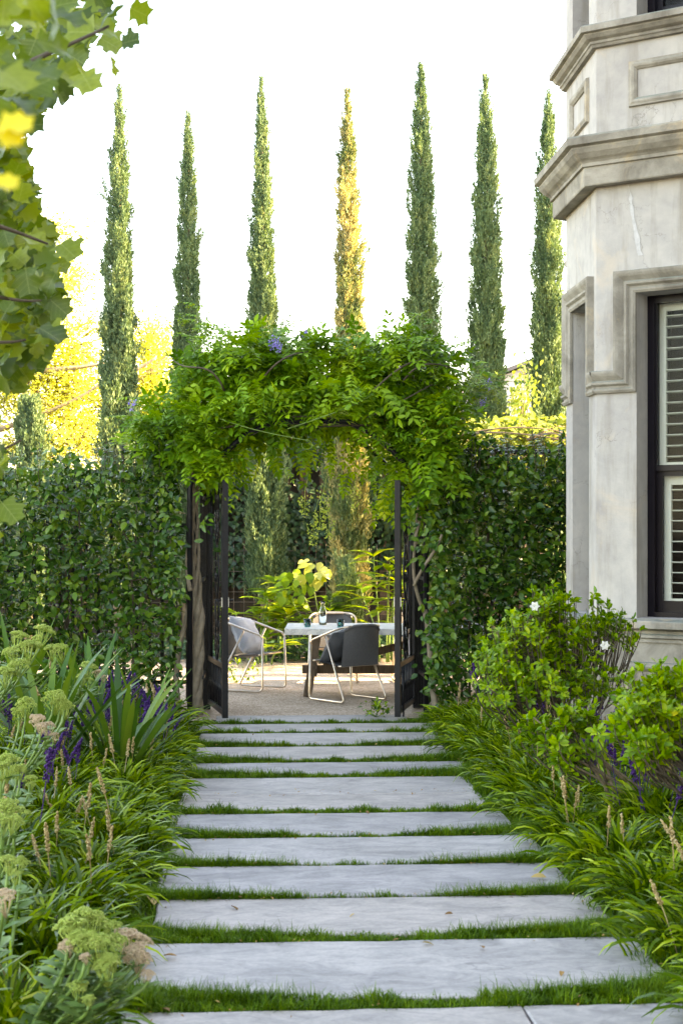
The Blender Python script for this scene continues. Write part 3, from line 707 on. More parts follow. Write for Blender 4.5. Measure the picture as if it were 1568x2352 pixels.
for i in range(12):
    yc = (ys[i][0] + ys[i][1]) / 2 + .1
    if i == 0: yc = 5.25
    nth = ORD[12 - i]
    for side, s in (('left', -1), ('right', 1)):
        for row in range(3):
            if i == 11 and row == 0 and s < 0: continue
            xo = (1.33, 1.68, 2.06)[row] + random.uniform(-.05, .05)
            if s < 0 and i < 4: xo += .07
            if s > 0: xo = (1.30, 1.66, 2.02)[row] + random.uniform(-.05, .05)
            if s < 0 and row >= 1 and i < 1: continue
            if s > 0 and row == 2 and 11.0 < yc < 13.4 : continue
            pu = (PUR_L if s < 0 else PUR_R).get((i, row), 0); ta = random.choice((0, 1, 2, 3)) if row < 2 else 1
            if i in (2, 3, 4) and row < 2: ta += 2
            what = 'with purple spikes' if pu > ta else ('with tan seed spikes' if ta else 'with plain green blades')
            where = ('front row', 'second row', 'third row')[row]
            liriope(s * xo, yc + random.uniform(-.06, .06) + row * .12, 1.02 if row == 0 else .98, pu, ta,
                    f'liriope clump {what}, {where} {side} of path, by {nth} slab from gate', 'liriope clumps along the path')
for x, y, lab in ((-1.42, 13.55, 'small liriope clump with cream seed spikes at the foot of the left gate'), (1.42, 13.45, 'bushy liriope clump at the foot of the right gate hinge')):
    liriope(x, y, .95, 0, 10 if x < 0 else 5, lab, 'liriope clumps along the path')

# ================================================================== STRAP-LEAVED LILIES in the left bed
def strap_plant(x, y, n, L, w, label, az0=None):
    z = float(bed_z(x)); th = thing('strap_lily', label, 'lily plant', (x, y, z), 0, 'strap-leaved lilies in the left bed')
    for k in range(n):
        a = random.uniform(0, 6.28) if az0 is None else az0 + random.uniform(-1.3, 1.3)
        B = blades(np.array([[.05 * math.cos(a), .05 * math.sin(a), 0]]), np.array([a]), np.array([random.uniform(*L)]), np.array([random.uniform(.1, .75)]), np.array([random.uniform(.1, .9)]), np.array([w * random.uniform(.8, 1.2)]), S=8, twist=.25, taper=.8, keel=True)
        MB().grid(B, r=random.random()).build('leaf', M['strap'], th, True)
for x, y, n, L, w, lab in ((-1.88, 10.25, 28, (.7, 1.0), .046, 'strap-leaved lily with pale grey-green leaves behind the purple spikes'),
                           (-1.43, 10.6, 34, (.6, .92), .045, 'strap-leaved lily with upright broad leaves nearest the left gate'),
                           (-1.75, 12.0, 24, (.7, .95), .045, 'strap-leaved lily in the shade under the left hedge'),
                           (-2.45, 12.7, 18, (.6, .9), .045, 'strap-leaved lily with long arching leaves deep under the left hedge'),
                           (-2.75, 11.6, 16, (.6, .85), .045, 'strap-leaved lily behind the tall sedum at the picture edge'),
                           (-1.42, 12.75, 12, (.45, .7), .036, 'strap-leaved lily with leaf tips reaching towards the gate post'),
                           (-1.62, 4.95, 16, (.35, .5), .042, 'broad strap-leaved lily in the near corner below the sedum')):
    strap_plant(x, y, n, L, w, lab)

# ================================================================== SEDUMS
def head_mesh(seed, mat, r=.055):
    rs = np.random.default_rng(seed); mb = MB(); k = 11
    ang = 2.4 * np.arange(k); rad = np.sqrt(np.arange(k) / k) * r * 1.05
    for a, q in zip(ang, rad):
        c = np.array([q * math.cos(a), q * math.sin(a), .45 * r - .45 * q * q / r + rs.normal() * .08 * r]); sr = r * rs.uniform(.34, .46)
        n = 80; d = rs.normal(size=(n, 3)); d /= np.linalg.norm(d, axis=1)[:, None]; d[:, 2] = np.abs(d[:, 2]) - .25
        mb.inst(OCT, I3(n, sr * rs.uniform(.11, .18, n)), c + d * sr * np.array([1, 1, .72]))
        mb.tube([(0, 0, -.09), (q * .6 * math.cos(a), q * .6 * math.sin(a), -.045), c - [0, 0, .012]], .0022, 4)
    me = mb.mesh('flower_head', True); me.materials.append(mat); return me
HD = [head_mesh(i, M['sedum']) for i in range(4)]; HDP = [head_mesh(10 + i, M['sedum_pink']) for i in range(2)]
SL = oval(1, .55, .15, .12, .55, 3)
def sedum(heads, base, label, r=1.0):
    """heads: (x grid, y grid, depth Y, size, pink)"""
    z = float(bed_z(base[0])); th = thing('sedum_plant', label, 'sedum', (base[0], base[1], z), 0, 'sedums in the left bed'); org = np.array(th.location)
    heads = [h for h in heads] + [(h[0] + random.uniform(-30, 30) * 7 / h[2], h[1] + random.uniform(-6, 26) * 7 / h[2], h[2] + random.uniform(-.12, .12), h[3] * random.uniform(.55, .85), h[4]) for h in heads]
    for (hx, hy, Y, s, pink) in heads:
        p = at(hx, hy, Y); q = p - org
        b = np.array([random.uniform(-.06, .06), random.uniform(-.06, .06), 0])
        pts = bez(b, b + [0, 0, .5 * q[2]], q - [0, 0, .35 * q[2]], q - [0, 0, .05], 9)
        st = MB().tube(pts, np.linspace(.0075, .005, 9), 6).build('stem', M['green_stem'], th, True)
        o = link('flower_head', random.choice(HDP if pink else HD), st); o.location = q - [0, 0, .03]; o.scale = (s * r * .74, s * r * .74, s * r * .85)
        o.rotation_euler = (random.uniform(-.3, .3), random.uniform(-.3, .3), random.uniform(0, 6.28))
        me = MB().raw(SL[0], SL[1], random.random()).mesh('leaf', True); me.materials.append(M['sedum_leaf'])
        for k in range(13):
            t = random.uniform(.15, .95); pp = pts[int(t * 8)]; a = random.uniform(0, 6.28)
            M_ = frames(np.array([[math.cos(a), math.sin(a), .45]]), np.array([[0, 0, 1.0]]))[0] * random.uniform(.06, .095)
            place('leaf', me, st, M_, pp)
sedum([(45, 1452, 10.2, 1.35, 0), (100, 1440, 10.1, 1.45, 0), (25, 1490, 10.0, 1.3, 0), (75, 1475, 9.9, 1.4, 0), (135, 1482, 10.0, 1.25, 0), (10, 1535, 9.7, 1.3, 0), (50, 1515, 9.8, 1.25, 0)], (-2.35, 10.0), 'tall sedum with clustered pale green heads highest at the left picture edge')
sedum([(205, 1522, 10.6, 1.25, 0), (190, 1545, 10.5, .9, 0), (225, 1535, 10.7, .8, 1)], (-1.98, 10.5), 'small sedum with one rounded green head in front of the lily leaves')
sedum([(60, 1605, 8.3, 1.2, 0), (125, 1590, 8.4, 1.3, 0), (150, 1610, 8.5, 1.0, 0), (85, 1640, 8.2, .95, 1), (108, 1655, 8.2, .9, 1)], (-1.85, 8.3), 'sedum with flat green heads and pinkish ones under them beside purple spikes')
sedum([(15, 1735, 7.0, 1.25, 0), (40, 1755, 7.1, .9, 0), (70, 1775, 7.2, .7, 0)], (-1.72, 7.0), 'sedum with yellow-green heads cut by the left edge above the purple spikes')
sedum([(15, 1840, 6.3, 1.1, 0), (40, 1850, 6.3, .95, 0), (5, 1870, 6.2, 1.0, 0)], (-1.56, 6.3), 'low sedum with round green heads at the left edge midway down')
sedum([(18, 1958, 5.6, .7, 0), (48, 1962, 5.7, .7, 0), (8, 2040, 5.0, .9, 1)], (-1.44, 5.5), 'straggly sedum with a rust-tipped head at the left edge')
sedum([(160, 2110, 5.0, 1.15, 0), (195, 2090, 5.05, 1.2, 0), (225, 2105, 5.1, 1.2, 0), (215, 2145, 4.95, 1.1, 0), (258, 2150, 5.05, 1.15, 0), (245, 2195, 4.95, 1.05, 0), (290, 2135, 5.15, 1.1, 1), (312, 2165, 5.1, .95, 1), (325, 2185, 5.1, .7, 1), (155, 2150, 4.95, .6, 1), (180, 2245, 4.9, .7, 0)], (-1.22, 5.0), 'large sedum leaning over the path with green and pink heads')

# ================================================================== GARDENIA SHRUBS
GL = [oval(1, .46, .14, .15, .58, 4), oval(1, .40, .10, .25, .56, 4)]
def gardenia(base, tips, label, leaf=.075, n_parts=230, flowers=()):
    z = float(rbed_z(base[0])); th = thing('gardenia_shrub', label, 'shrub', (base[0], base[1], z), 0, 'gardenias in the right bed'); org = np.array(th.location)
    mbs = MB(); Ms, Ps = [], []
    tips = np.array(tips); cen = tips.mean(0)
    for k in range(9):
        t = tips[RNG.integers(len(tips))] - org
        b = RNG.normal(size=3) * [.10, .10, 0]
        MB().tube(bez(b, b + [0, 0, .35 * t[2]] + RNG.normal(size=3) * .05, t * [.7, .7, .75], t, 10), np.linspace(.013, .004, 10), 6).build('stem', M['bark'], th, True)
    for t in tips:
        src = org + (t - org) * [.78, .78, .68] + RNG.normal(size=3) * .03
        mbs.tube(bez(src, src + (t - src) * [.5, .5, .2], t - [0, 0, .08], t, 6), np.linspace(.005, .0022, 6), 5)
        out_ = nrm((t - cen) * [.8, .8, .3] + [0, -.05, .30] + RNG.normal(size=3) * .12); k = RNG.integers(6, 10)
        for j in range(2 * k):
            lay = j // k; a = 2 * np.pi * j / k + RNG.normal() * .3
            u = nrm(np.cross(out_, [.3, .2, 1.0])); w = np.cross(out_, u)
            el = RNG.uniform(.35, 1.15) if lay == 0 else RNG.uniform(-.15, .5)
            d = nrm((u * math.cos(a) + w * math.sin(a)) * math.cos(el) + out_ * math.sin(el))
            nn = nrm(out_ - d * np.dot(out_, d) + RNG.normal(size=3) * .2)
            Ms.append(frames(d[None], nn[None])[0] * leaf * RNG.uniform(.65, 1.2)); Ps.append(t - out_ * (.01 + .055 * lay) + RNG.normal(size=3) * .006)
    mbs.build('twigs', M['twig'], th, True, world=True)['kind'] = 'stuff'
    scatter(th, GL, np.array(Ms), np.array(Ps), M['gardenia'], n_parts)
    pet = oval(1, .55, .1, .25, .6, 4)
    for f in flowers:
        f = np.array(f); d0 = nrm(CAM - f + [0, 0, .6]); u = nrm(np.cross(d0, [0, 0, 1.0])); w = np.cross(d0, u); mb = MB()
        for ly, (q, el) in enumerate(((6, .25), (6, .7), (4, 1.1))):
            for j in range(q):
                a = 6.28 * j / q + ly * .5; d = nrm((u * math.cos(a) + w * math.sin(a)) * math.cos(el) + d0 * math.sin(el))
                mb.inst(pet, frames(d[None], nrm(d0 - d * np.dot(d0, d))[None]) * (.034 - .006 * ly), f[None])
        mb.build('flower', M['white_petal'], th, True, world=True)
def dome_tips(specs, n, jit=.03):
    """specs: (x grid, y grid, Y, rx grid, ry grid) blobs; tips on and just inside each blob's skin"""
    out_ = []
    wts = np.array([s[3] * s[4] for s in specs], float); wts /= wts.sum()
    for s, k in zip(specs, np.maximum(3, (wts * n)).astype(int)):
        c = at(s[0], s[1], s[2]); R = np.array([px(s[3], s[2]), px(s[3], s[2]) * .8, px(s[4], s[2])])
        d = rdirs(k); d[:, 2] = np.where(d[:, 2] < -.35, -d[:, 2], d[:, 2]); d[:, 1] = np.where(RNG.random(k) < .35, -np.abs(d[:, 1]), d[:, 1])
        out_.append(c + d * R * RNG.uniform(.35, 1.18, (k, 1)) + RNG.normal(size=(k, 3)) * .035)
    return np.concatenate(out_)
tp = dome_tips([(1265, 1425, 10.6, 75, 70), (1180, 1495, 10.4, 95, 75), (1300, 1500, 10.5, 90, 80), (1390, 1450, 10.6, 70, 50), (1200, 1580, 10.2, 105, 60), (1340, 1570, 10.4, 90, 55), (1430, 1465, 10.7, 28, 25), (1120, 1535, 10.2, 45, 35), (1265, 1375, 10.6, 22, 25), (1375, 1395, 10.7, 22, 28)], 430)
fl = [at(1227, 1392, 10.2), at(1388, 1482, 10.3)]
gardenia((1.62, 10.5), tp, 'large yellow-green gardenia shrub with white flowers beside the bay window', .052, 290, fl)
tp = dome_tips([(1500, 1600, 7.7, 75, 50), (1455, 1660, 7.5, 65, 55), (1540, 1680, 7.5, 60, 70), (1540, 1570, 7.8, 30, 40), (1490, 1715, 7.35, 55, 35)], 200)
gardenia((1.95, 7.6), tp, 'bright gardenia shrub cut by the right picture edge below the window', .055, 280)
tp = dome_tips([(1290, 1680, 8.6, 50, 45), (1240, 1690, 8.8, 35, 35), (1330, 1650, 8.7, 35, 35), (1310, 1730, 8.5, 40, 35)], 80)
gardenia((1.62, 8.7), tp, 'low gardenia sprig growing up through the liriope on the right', .056, 200)

# ================================================================== HEDGES
HLF = [oval(1, .56, .16, .16, .42, 4), oval(1, .50, .08, .28, .45, 4), oval(1, .62, .22, .10, .40, 4)]
def hedge(x0, x1, y0, y1, ztop, n, label, leaf=.080, n_parts=300, zfun=None):
    th = thing('clipped_hedge', label, 'hedge', ((x0 + x1) / 2, (y0 + y1) / 2, 0)); org = np.array(th.location)
    k = n; x = RNG.uniform(x0, x1, k); z = RNG.uniform(.0, 1, k) ** .85
    zt = ztop + .07 * np.sin(x * 5 + 1) + .05 * np.sin(x * 13) + RNG.normal(size=k) * .05
    if zfun is not None: zt = zt + zfun(x)
    y = y0 + (y1 - y0) * RNG.random(k) ** 1.5
    zm_ = z * ztop; y = y + .15 * np.sin(x * 4.1 + zm_ * 1.3) * np.sin(zm_ * 4.3 - x * 1.1) + .08 * np.sin(x * 9 + 3 * np.sin(zm_ * 2)) * np.sin(zm_ * 10 + x) + RNG.normal(size=k) * .05
    P = np.stack([x, y, .05 + z * zt], -1)
    # thin the leaves out in pockets so that dark depth shows
    pocket = np.sin(x * 7.3 + 1.7 * np.sin(z * 9)) * np.sin(z * zt * 7.1 + x * 2) + .5 * np.sin(x * 15 + z * zt * 4) * np.sin(z * zt * 16)
    kp = (pocket > -.62) | (P[:, 1] > y0 + .30) | (RNG.random(k) < .12); P = P[kp]; k = len(P)
    dn = nrm(np.stack([RNG.normal(size=k) * 1.0, -.55 + RNG.normal(size=k) * .7, .55 + RNG.normal(size=k) * .75], -1))
    tipd = nrm(np.stack([RNG.normal(size=k), RNG.normal(size=k) * .6 - .2, RNG.normal(size=k) * .7 - .35], -1)); tipd = nrm(tipd - dn * (tipd * dn).sum(1)[:, None])
    Mx = frames(tipd, dn) * (leaf * RNG.uniform(.42, 1.3, k))[:, None, None]
    scatter(th, HLF, Mx, P, M['hedge'], n_parts)
    # upright shoots breaking the clipped top
    q = int((x1 - x0) * 26); Ms, Ps = [], []; mb = MB()
    for i in range(q):
        b = np.array([RNG.uniform(x0, x1), RNG.uniform(y0, y0 + .4), ztop]); b[2] += 0 if zfun is None else float(zfun(np.array([b[0]]))[0])
        h = RNG.uniform(.06, .24); tt = b + [RNG.normal() * .04, RNG.normal() * .04, h]
        mb.tube([b - [0, 0, .2], (b + tt) / 2 - [0, 0, .05], tt], .003, 4)
        for j in range(7):
            d = nrm(np.array([RNG.normal(), RNG.normal(), .4])); Ms.append(frames(d[None], np.array([[0, -.3, 1.0]]))[0] * leaf * RNG.uniform(.5, .9)); Ps.append(b + (tt - b) * RNG.uniform(-.2, 1))
    mb.build('shoots', M['twig'], th, True, world=True)['kind'] = 'stuff'
    mb = MB(); 
    for j in range(3): pass
    stuff(MB().inst(HLF[1], np.array(Ms), np.array(Ps)).build('shoot_leaves', M['hedge'], th, True, world=True))
    for i in range(int((x1 - x0) * 3.5)):
        bx = RNG.uniform(x0 + .1, x1 - .1); by = RNG.uniform(y0 + .25, y1 - .1)
        pts = np.array([[bx + RNG.normal() * .05 * t, by + RNG.normal() * .04 * t, t * ztop * .95] for t in np.linspace(0, 1, 8)])
        MB().tube(pts, np.linspace(.016, .005, 8), 6).build('stem', M['twig'], th, True, world=True)
        for j in range(3):
            t = RNG.integers(2, 7); e = pts[t] + [RNG.normal() * .3, -RNG.uniform(.05, .3), RNG.uniform(.1, .35)]
            MB().tube([pts[t], (pts[t] + e) / 2 + [0, 0, -.03], e], [.006, .005, .003], 5).build('branch', M['twig'], th, True, world=True)
hedge(-4.6, -1.22, 14.15, 15.25, 2.28, 17000, 'dark clipped hedge with see-through gaps filling the left side', zfun=lambda x: .30 * np.clip((x + 2.0) / .8, 0, 1) ** 2)
hedge(1.16, 3.15, 14.15, 15.15, 2.42, 14500, 'dense dark clipped hedge between the arch and the house')

# ================================================================== ARCH, GATES, FENCE
arch = thing('metal_arch', 'black steel garden arch over the gates, wrapped in wisteria', 'arch', (0, 14.9, 0))
AP = [(-1.105, 0), (-1.105, 2.13), (-.62, 2.56), (-.34, 2.70), (.34, 2.70), (.60, 2.57), (1.06, 2.13), (1.06, 0)]
for Y in (14.3, 15.75):
    pl = rounded([(x, Y, z) for x, z in AP], .05, 4)
    i0 = np.where(pl[:, 2] >= 2.05)[0]
    MB().tube(pl[:i0[0] + 1], .027, 10).build('post', M['black_iron'], arch, True, world=True)
    MB().tube(pl[i0[-1]:], .027, 10).build('post', M['black_iron'], arch, True, world=True)
    MB().tube(pl[i0[0] - 1:i0[-1] + 2], .0272, 10).build('hoop', M['black_iron'], arch, True, world=True)
for x, z in ((-1.105, 2.10), (-.62, 2.57), (-.34, 2.71), (0, 2.71), (.34, 2.71), (.60, 2.58), (1.06, 2.10)):
    MB().tube([(x, 14.28, z), (x, 15.77, z)], .014, 8).build('purlin', M['black_iron'], arch, True, world=True)
for s in (-1, 1):                                      # fluted gate posts
    x = (-.985, 1.06)[s > 0]; b = MB().box((x, 15.0, 1.06), (.10, .10, 2.14), r=.5)
    for k in (-.03, 0, .03): b.box((x + k, 14.946, 1.06), (.012, .010, 2.08), r=.5)
    b.build('gate_post', M['black_iron'], arch, world=True)
    for z in (.35, 1.25, 2.0): MB().box((x, 14.65, z), (.02, .62, .03)).build('side_rail', M['black_iron'], arch, world=True)

def spiral(c, r0, turns, start, sgn, n=26, tail=None):
    t = np.linspace(0, 1, n); a = start + sgn * turns * 2 * np.pi * t; r = r0 * (1 - .82 * t)
    return np.stack([c[0] + r * np.cos(a), np.zeros(n), c[1] + r * np.sin(a)], -1)
def gate(hx, hy, ex, ey, label):
    """leaf local frame: x from hinge to closing stile, z up"""
    W = math.hypot(ex - hx, ey - hy); th = thing('iron_gate', label, 'gate', (hx, hy, .03), math.atan2(ey - hy, ex - hx), 'pair of open gates')
    I = M['black_iron']
    MB().box((W - .03, 0, 1.06), (.055, .05, 2.12)).build('stile', I, th); MB().box((.02, 0, 1.06), (.04, .045, 2.12)).build('stile', I, th)
    for z in (.045, .46, 2.08): MB().box((W / 2 - .01, 0, z), (W - .11, .04, .045 if z < 1 else .05)).build('rail', I, th)
    for k in range(9):
        x = .10 + (W - .21) * k / 8
        mb = MB().tube([(x, 0, .07), (x, 0, .44)], .008, 6); mb.lathe([(.008, .20), (.017, .225), (.017, .255), (.008, .28)], (x, 0, 0), 8); mb.build('baluster', I, th, True)
    xm = W / 2 - .005
    for x in (.13, .20, W - .23, W - .16): MB().tube([(x, 0, .48), (x, 0, 2.06)], .0075, 6).build('bar', I, th, True)
    for k in range(7): MB().tube([(xm - .12 + .04 * k, 0, 1.86), (xm - .12 + .04 * k, 0, 2.06)], .006, 6).build('bar', I, th, True)
    # scrollwork: stacked C and S scrolls either side of a lens-shaped medallion
    def sc(p, r=.0095): MB().tube(p, r, 6).build('scroll', I, th, True)
    for s in (-1, 1):
        lens = np.array([[xm + s * .13 * math.sin(math.pi * t), 0, 1.02 + .52 * t] for t in np.linspace(0, 1, 16)]); sc(lens)
        for zc, r_, st in ((.60, .075, 1.57), (.80, .06, -1.57), (1.22, .045, 1.57), (1.36, .042, -1.57), (1.66, .06, 1.57), (1.80, .05, -1.57)):
            sc(spiral((xm + s * .072, zc), r_, 1.35, st if s > 0 else math.pi - st, s))
        ss = np.concatenate([spiral((xm + s * .10, .93), .06, 1.2, 1.57, -s)[::-1], spiral((xm + s * .085, .68), .05, 1.2, -1.57, s)]); sc(ss)
        up = bez((xm + s * .02, 0, .48), (xm + s * .20, 0, .62), (xm - s * .02, 0, .85), (xm + s * .11, 0, 1.02), 14); sc(up)
        up = bez((xm, 0, 1.54), (xm + s * .16, 0, 1.62), (xm + s * .02, 0, 1.75), (xm + s * .09, 0, 1.86), 14); sc(up)
    MB().box((W - .03, -.0, 1.03), (.036, .066, .085)).build('lock_case', M['galv'], th)
    hb = MB().tube(rounded([(W - .03, -.03, 1.05), (W - .03, -.075, 1.05), (W - .12, -.08, 1.05)], .015), .008, 8); hb.build('handle', I, th, True)
    hb = MB().tube(rounded([(W - .03, .03, 1.05), (W - .03, .075, 1.05), (W - .12, .08, 1.05)], .015), .008, 8); hb.build('handle', I, th, True)
    for z in (.3, 1.8): MB().tube([(-.01, 0, z), (-.01, 0, z + .12)], .016, 8).build('hinge', I, th, True)
    return th
gate(-.945, 14.93, -.775, 13.90, 'left scrolled wrought-iron gate swung open beside the twisted vine trunk')
g2 = gate(1.005, 14.93, .755, 13.90, 'right scrolled wrought-iron gate swung open beside the right hedge')
W_ = 1.05
MB().tube([(W_ - .03, .05, .0), (W_ - .03, .05, .42)], .008, 8).build('drop_bolt', M['black_iron'], g2, True)
MB().tube([(W_ - .03, .0, .40), (W_ - .03, .05, .40)], .006, 6).build('drop_bolt_bracket', M['black_iron'], g2, True)

fen = thing('metal_fence', 'black metal picket fence half hidden behind the left hedge', 'fence', (-2.6, 15.5, 0))
for z in (.2, 1.1, 1.75): MB().bar((-4.6, 15.5, z), (-1.15, 15.5, z), .03, .04).build('rail', M['black_iron'], fen, world=True)
me = MB().box((0, 0, .93), (.035, .022, 1.85)).mesh('picket'); me.materials.append(M['black_iron'])
for k in range(28): o = link('picket', me, fen); o.location = (-4.55 + k * .125 + 2.6, 0.027, 0)

# ================================================================== WISTERIA
wis = thing('wisteria_vine', 'bright green wisteria mounded over the arch with drooping leaf sprays', 'vine', (-1.12, 14.5, 0))
WT = [compound(6, 1), compound(5, 2, .28), compound(6, 3, .25, .55), compound(5, 4, .30, .2), compound(4, 5, .32, .45)]
blobs = [(700, 900, 15.3, 250, 60), (560, 930, 15.3, 110, 60), (880, 920, 15.3, 120, 60), (740, 855, 14.9, 260, 90), (540, 880, 14.8, 150, 95), (940, 870, 14.8, 150, 105), (440, 975, 14.5, 120, 65), (975, 985, 14.5, 92, 100), (975, 1075, 14.3, 70, 75), (590, 930, 14.35, 140, 52), (800, 915, 14.35, 160, 50),
         (455, 1045, 14.3, 85, 50), (360, 975, 14.5, 75, 48), (560, 810, 14.7, 85, 55), (900, 800, 14.7, 125, 50), (690, 800, 14.9, 110, 45), (345, 1035, 15.0, 35, 35), (520, 1060, 14.4, 55, 42), (850, 1010, 14.3, 60, 35), (1035, 900, 14.7, 40, 60), (460, 850, 14.9, 70, 45)]
Ps, Ds, Sc = [], [], []
for (bx, by, Y, rx, ry) in blobs:
    c = at(bx, by, Y); R = np.array([px(rx, Y), .55, px(ry, Y)]); k = int(1.9 * rx * ry / 100 * .95) + 14
    d = rdirs(k); rr = RNG.uniform(.55, 1.03, k)[:, None]; p = c + d * R * rr
    Ps.append(p); Ds.append(d); Sc.append(RNG.uniform(.20, .39, k))
Ps = np.concatenate(Ps); Ds = np.concatenate(Ds); Sc = np.concatenate(Sc)
# keep the passage under the hoops clear
inside = (np.abs(Ps[:, 0]) < .82) & (Ps[:, 2] < 2.36 + .36 * np.clip(1.15 - np.abs(Ps[:, 0]) / .8, 0, 1))
Ps, Ds, Sc = Ps[~inside], Ds[~inside], Sc[~inside]
k = len(Ps)
dirs = nrm(Ds * [1, 1, .5] + [0, -.35, -.35] + RNG.normal(size=(k, 3)) * .45)
ups = nrm(np.array([0, -.35, 1.0]) + RNG.normal(size=(k, 3)) * .3)
scatter(wis, WT, frames(dirs, ups) * Sc[:, None, None], Ps - dirs * Sc[:, None] * .5, M['wisteria'], 300, 'leaf_spray', 'foliage', score=Ps[:, 1] - .25 * Ps[:, 2] + RNG.random(k) * .3)
# fringe of sprays hanging into the opening, and long whips
fr = []
for x in np.linspace(470, 930, 26):
    t = abs(x - 700) / 230; Yh = RNG.uniform(14.3, 16.0); y = 985 + 60 * t + (Yh - 14.3) * 38 + RNG.normal() * 14; fr.append(at(x, y, Yh))
fr += [at(RNG.uniform(862, 905), RNG.uniform(1090, 1165), RNG.uniform(15.2, 16.0)) for _ in range(16)] + [at(RNG.uniform(930, 1000), RNG.uniform(1100, 1180), RNG.uniform(14.1, 14.4)) for _ in range(16)] + [at(530, 1085, 14.0), at(545, 1130, 14.1), at(535, 1050, 14.05)]
for i in range(130):                                  # leaves under the roof of the passage
    xq = RNG.uniform(-.85, .85); fr.append(np.array([xq, RNG.uniform(14.45, 16.1), 2.36 + .36 * min(1, 1.2 - abs(xq) / .85) - RNG.uniform(-.30, .12)]))
fr = np.array(fr); k = len(fr); d = nrm(np.stack([RNG.normal(size=k) * .5, RNG.normal(size=k) * .4 - .3, -1 + RNG.normal(size=k) * .3], -1))
Mx = frames(d, nrm(np.stack([RNG.normal(size=k) * .5, -np.ones(k), .3 + RNG.random(k)], -1))) * RNG.uniform(.16, .28, k)[:, None, None]
mes = []
for t in WT:
    me = MB().raw(t[0], t[1], 0.0).mesh('hanging_spray', True); me.materials.append(M['wisteria']); mes.append(me)
for i in range(k): place('hanging_spray', mes[i % 5], wis, Mx[i], fr[i] - np.array(wis.location))
# loose outer shoots against the sky
sh = MB(); SP, SM = [], []
for i in range(46):
    bx, by = [(RNG.uniform(440, 1040), 790), (RNG.uniform(300, 420), 960), (RNG.uniform(1040, 1100), 900)][RNG.choice(3, p=[.65, .15, .2])]
    b = at(bx, by + RNG.uniform(-25, 35), RNG.uniform(14.4, 15.2)); out_ = np.array([(b[0]) * .35 + RNG.normal() * .25, RNG.normal() * .2, RNG.uniform(.25, .8)]); out_ = nrm(out_) * RNG.uniform(.12, .38)
    tip = b + out_; pts = bez(b, b + out_ * .4, tip - [0, 0, .0], tip + [out_[0] * .3, 0, -.03], 7); sh.tube(pts, np.linspace(.005, .002, 7), 5)
    for t in range(2, 7):
        a = RNG.uniform(0, 6.28); dd = nrm(np.array([math.cos(a), math.sin(a) - .2, RNG.uniform(-.1, .5)])); SP.append(pts[t]); SM.append(frames(dd[None], np.array([[0, -.2, 1.0]]))[0] * RNG.uniform(.12, .2))
whips = [[(490, 955, 14.1), (560, 985, 13.95), (640, 1000, 13.9), (712, 1012, 13.85)], [(660, 985, 13.95), (760, 950, 13.9), (830, 930, 13.9), (860, 900, 14.0)], [(1040, 950, 14.2), (1075, 880, 14.2), (1105, 855, 14.3), (1120, 845, 14.3)]]
for w in whips: sh.tube(bez(*[at(*q) for q in w], 16), np.linspace(.006, .003, 16), 6)
curl = [at(705 + 12 * math.cos(a), 1022 + 10 * math.sin(a), 13.85) for a in np.linspace(-1, 3.6, 14)]; sh.tube(curl, .003, 5)
sh.build('young_shoots', M['green_stem'], wis, True, world=True)['kind'] = 'stuff'
stuff(MB().inst(WT[3], np.array(SM), np.array(SP)).build('shoot_foliage', M['wisteria'], wis, True, world=True))
# woody stems threading the front of the canopy
for i in range(8):
    x0_ = RNG.uniform(420, 1000); y0_ = RNG.uniform(860, 990); x1_ = x0_ + RNG.choice((-1, 1)) * RNG.uniform(90, 240); y1_ = y0_ - RNG.uniform(0, 110)
    MB().tube(bez(at(x0_, y0_, 14.3), at(x0_ * .7 + x1_ * .3, y0_ - RNG.uniform(-60, 110), 14.1), at(x0_ * .3 + x1_ * .7, y1_ - RNG.uniform(-70, 70), 14.15), at(x1_, y1_, 14.6), 16), np.linspace(.010, .005, 16), 6).build('stem', M['twig'], wis, True, world=True)
# twisted trunks climbing both sides
def twist(pts, r, n=40, turns=3.0, off=.02):
    P = bez(*pts, n); a = np.linspace(0, turns * 6.28, n); return P + off * np.stack([np.cos(a), np.sin(a), np.zeros(n)], -1)
b = np.array([-1.02, 14.36, 0])
for ph, r_ in ((0, .036), (2.1, .034), (4.2, .030)):
    P = np.array([[-1.05 + .026 * math.cos(ph + 7 * z) + .02 * math.sin(z * 2.2), 14.44 + .026 * math.sin(ph + 7 * z), z] for z in np.linspace(.0, 2.2, 40)])
    MB().tube(P, np.interp(np.linspace(0, 2.2, 40), [0, .9, 1.35, 2.2], [r_, r_ * .9, r_ * .45, r_ * .3]) * (1 + .12 * np.sin(np.arange(40) * 1.3 + ph)), 9).build('trunk', M['pale_bark'], wis, True, world=True)
MB().tube(bez((-1.20, 14.38, .05), (-1.33, 14.36, .6), (-1.0, 14.33, 1.0), (-1.12, 14.3, 1.45), 24), np.linspace(.026, .018, 24), 8).build('trunk', M['pale_bark'], wis, True, world=True)
MB().tube(bez((-1.10, 14.26, 1.15), (-1.2, 14.4, 1.6), (-1.0, 14.4, 1.9), (-1.10, 14.4, 2.3), 20), np.linspace(.022, .014, 20), 8).build('trunk', M['pale_bark'], wis, True, world=True)
rt = lambda *p: np.array([at(*q) for q in p])
